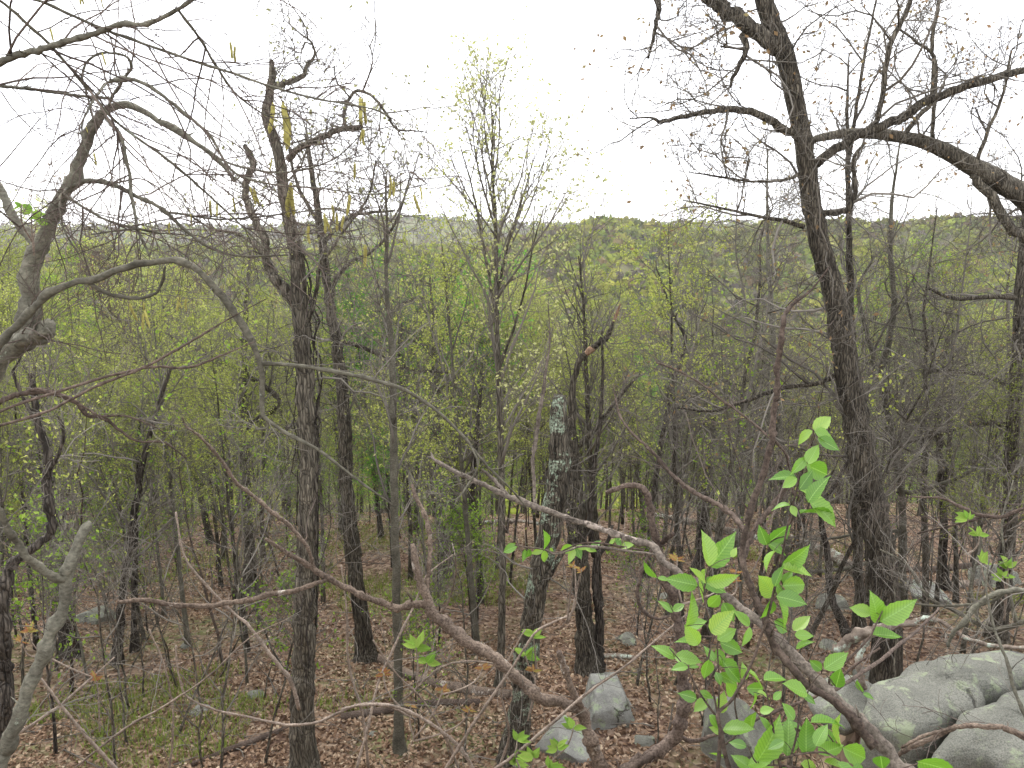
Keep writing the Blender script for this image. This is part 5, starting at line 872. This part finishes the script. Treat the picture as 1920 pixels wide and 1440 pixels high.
for i in range(104):                                 # the slope within about 55 m
    px, x, Y = spot(16, 55, pw=1.0, gap=1.2); u = rng.random(); left = 1 - px / 1920
    pl = .42 + .36 * left
    if u < pl: so, k = 'leafing', K_leaf[i % 3]
    elif u < pl + .06: so, k = 'green', K_green[1]
    elif u < pl + .14: so, k = 'copper', K_cop[0]
    else: so, k = 'bare', K_bare[i % 3]
    tall = fit(k, x, Y, .95, rng.uniform(-.3, 4.5) if px < 950 or px > 1560 else rng.uniform(3.0, 8.5))
    if (px < 330 or px > 1700) and rng.random() < .45: tall *= 1.25
    add(so, k, px, x, Y, tall)
for i in range(46):                                  # understorey trees in young leaf, mostly on the left
    px, x, Y = spot(13, 30, px0=-120, px1=(1150 if i < 36 else 2000), gap=1.0); add('understorey', K_leaf[i % 3], px, x, Y, rng.uniform(.32, .55))
for i in range(44):
    px, x, Y = spot(27, 44, gap=.9); k = (K_leaf if i % 3 else K_bare)[i % 3]; add('understorey' if i % 3 else 'bare', k, px, x, Y, rng.uniform(.3, .55))
for i in range(46):
    px, x, Y = spot(37, 58, gap=1.1); add('understorey', K_leaf[i % 3], px, x, Y, rng.uniform(.42, .7))
for i in range(20):                                  # small bare trees on the right
    px, x, Y = spot(12, 25, px0=1180, px1=2050, gap=1.0); add('small bare', K_bare[i % 3], px, x, Y, rng.uniform(.32, .58), (rng.normal(0, .12), rng.normal(0, .12)))
for px, Y, sc in ((700, 25, .88), (835, 21, .84), (770, 26, .92), (1195, 40, .9), (1235, 44, .95), (720, 21, .40)):
    add('emerald', K_green[0], px, (px - 960) / F_PX * Y, Y, sc)
for i in range(86):
    px, x, Y = spot(10, 34, pw=.9, gap=.6); left = 1 - px / 1920
    k = K_sap[2] if rng.random() > .25 + .6 * left else K_sap[i % 2]
    add('bare sapling' if k is K_sap[2] else 'tufted sapling', k, px, x, Y, .55 + .5 * rng.random(), (rng.normal(0, .1), rng.normal(0, .1)))
for i in range(36):
    px, x, Y = spot(8.5, 15, px0=(-80 if i % 2 else 1240), px1=(620 if i % 2 else 1980), gap=.5); add('bare sapling', K_sap[2], px, x, Y, .35 + .35 * rng.random(), (rng.normal(0, .22), rng.normal(0, .22)))
for i in range(34):
    px, x, Y = spot(9, 26, px0=-100, px1=(900 if i < 26 else 2000), gap=.6); add('shrub', K_shrub[i % 2], px, x, Y, .6 + .6 * rng.random())
for i in range(40):
    px, x, Y = spot(27, 36, gap=.7); add('shrub', K_shrub[i % 2], px, x, Y, .9 + .6 * rng.random())
for i in range(130):                                 # trees further down, seen over one another
    px, x, Y = spot(50, 190, pw=1.3, gap=2.2); k = K_farleaf[i % 3] if rng.random() < .72 else K_farbare[i % 2]
    add('valley leafing' if k in K_farleaf else 'valley bare', k, px, x, Y, fit(k, x, Y, .75 + .4 * rng.random(), (.11 if px > 1000 else .06) * Y), (0, 0))
SORTS = {'leafing': ('tall yellow-green tree', 'tree', 'leafing trees on the slope'), 'green': ('fuller fresh green tree', 'tree', 'green trees on the slope'), 'copper': ('tree with coppery leaves', 'tree', 'coppery trees on the slope'),
 'bare': ('tall bare grey tree', 'tree', 'bare trees on the slope'), 'understorey': ('short yellow-green tree', 'tree', 'short leafing trees'), 'small bare': ('small crooked bare tree', 'tree', 'small bare trees on the right'), 'emerald': ('round emerald green tree', 'tree', 'emerald trees'),
 'tufted sapling': ('thin tufted sapling', 'sapling', 'saplings with leaf tufts'), 'bare sapling': ('thin bare sapling stem', 'sapling', 'bare saplings'), 'shrub': ('low green-tufted shrub', 'shrub', 'leafy shrubs under the trees'),
 'valley leafing': ('pale leafing tree far down in the valley', 'tree', 'leafing trees in the valley'), 'valley bare': ('bare greyish tree far down in the valley', 'tree', 'bare trees in the valley')}
ZONES = [(300, 'left of dark leaning trunk'), (570, 'just left of broken-topped trunk'), (740, 'between broken-topped and olive trunks'), (940, 'between olive trunk and central tree'), (1090, 'around lichen tree'), (1400, 'between lichen tree and dark sapling'), (1640, 'between dark sapling and leaning oak'), (9999, 'right of leaning oak')]
ORD = ['first', 'second', 'third', 'fourth', 'fifth', 'sixth', 'seventh', 'eighth', 'ninth', 'tenth', 'eleventh', 'twelfth', 'thirteenth', 'fourteenth', 'fifteenth', 'sixteenth', 'seventeenth', 'eighteenth', 'nineteenth', 'twentieth']
buckets = {}
for p in PLAN:
    zone = next(z for lim, z in ZONES if p[2] < lim); row = '' if p[0].startswith('valley') else (' near ledge' if p[4] < 20 else ' partway down' if p[4] < 32 else ' far downslope')
    buckets.setdefault((p[0], zone, row), []).append(p)
for (so, zone, row), ps in buckets.items():
    lb, cat, grp = SORTS[so]; ps.sort(key=lambda p: p[2])
    for q_, (so_, k, px, x, Y, sc, rz, lean) in enumerate(ps):
        text = lb + row + ', ' + zone
        if len(ps) > 1 and not so.startswith('valley'): text = ORD[min(q_, 19)] + ' from left, ' + text; assert len(text.split()) <= 16, text
        plant(k, x, Y, sc, rz, text, cat, grp, lean)

# ------------------------------------------------------------------ haze in the valley air
hz = bpy.data.meshes.new('haze'); bmx = bmesh.new(); bmesh.ops.create_cube(bmx, size=1.0); bmx.to_mesh(hz); bmx.free()
ho = obj('haze', hz, None); ho.scale = (7600, 3100, 200); ho.location = (0, 1450, -45)
mh, nh, oh = new_mat('haze_air'); pv = N(nh, 'ShaderNodeVolumePrincipled'); pv.inputs['Color'].default_value = (.93, .95, 1, 1); pv.inputs['Density'].default_value = .00009; pv.inputs['Anisotropy'].default_value = .2
nh.links.new(pv.outputs[0], oh.inputs['Volume']); hz.materials.append(mh); tag(ho, 'thin pale haze filling the valley air', kind='stuff')
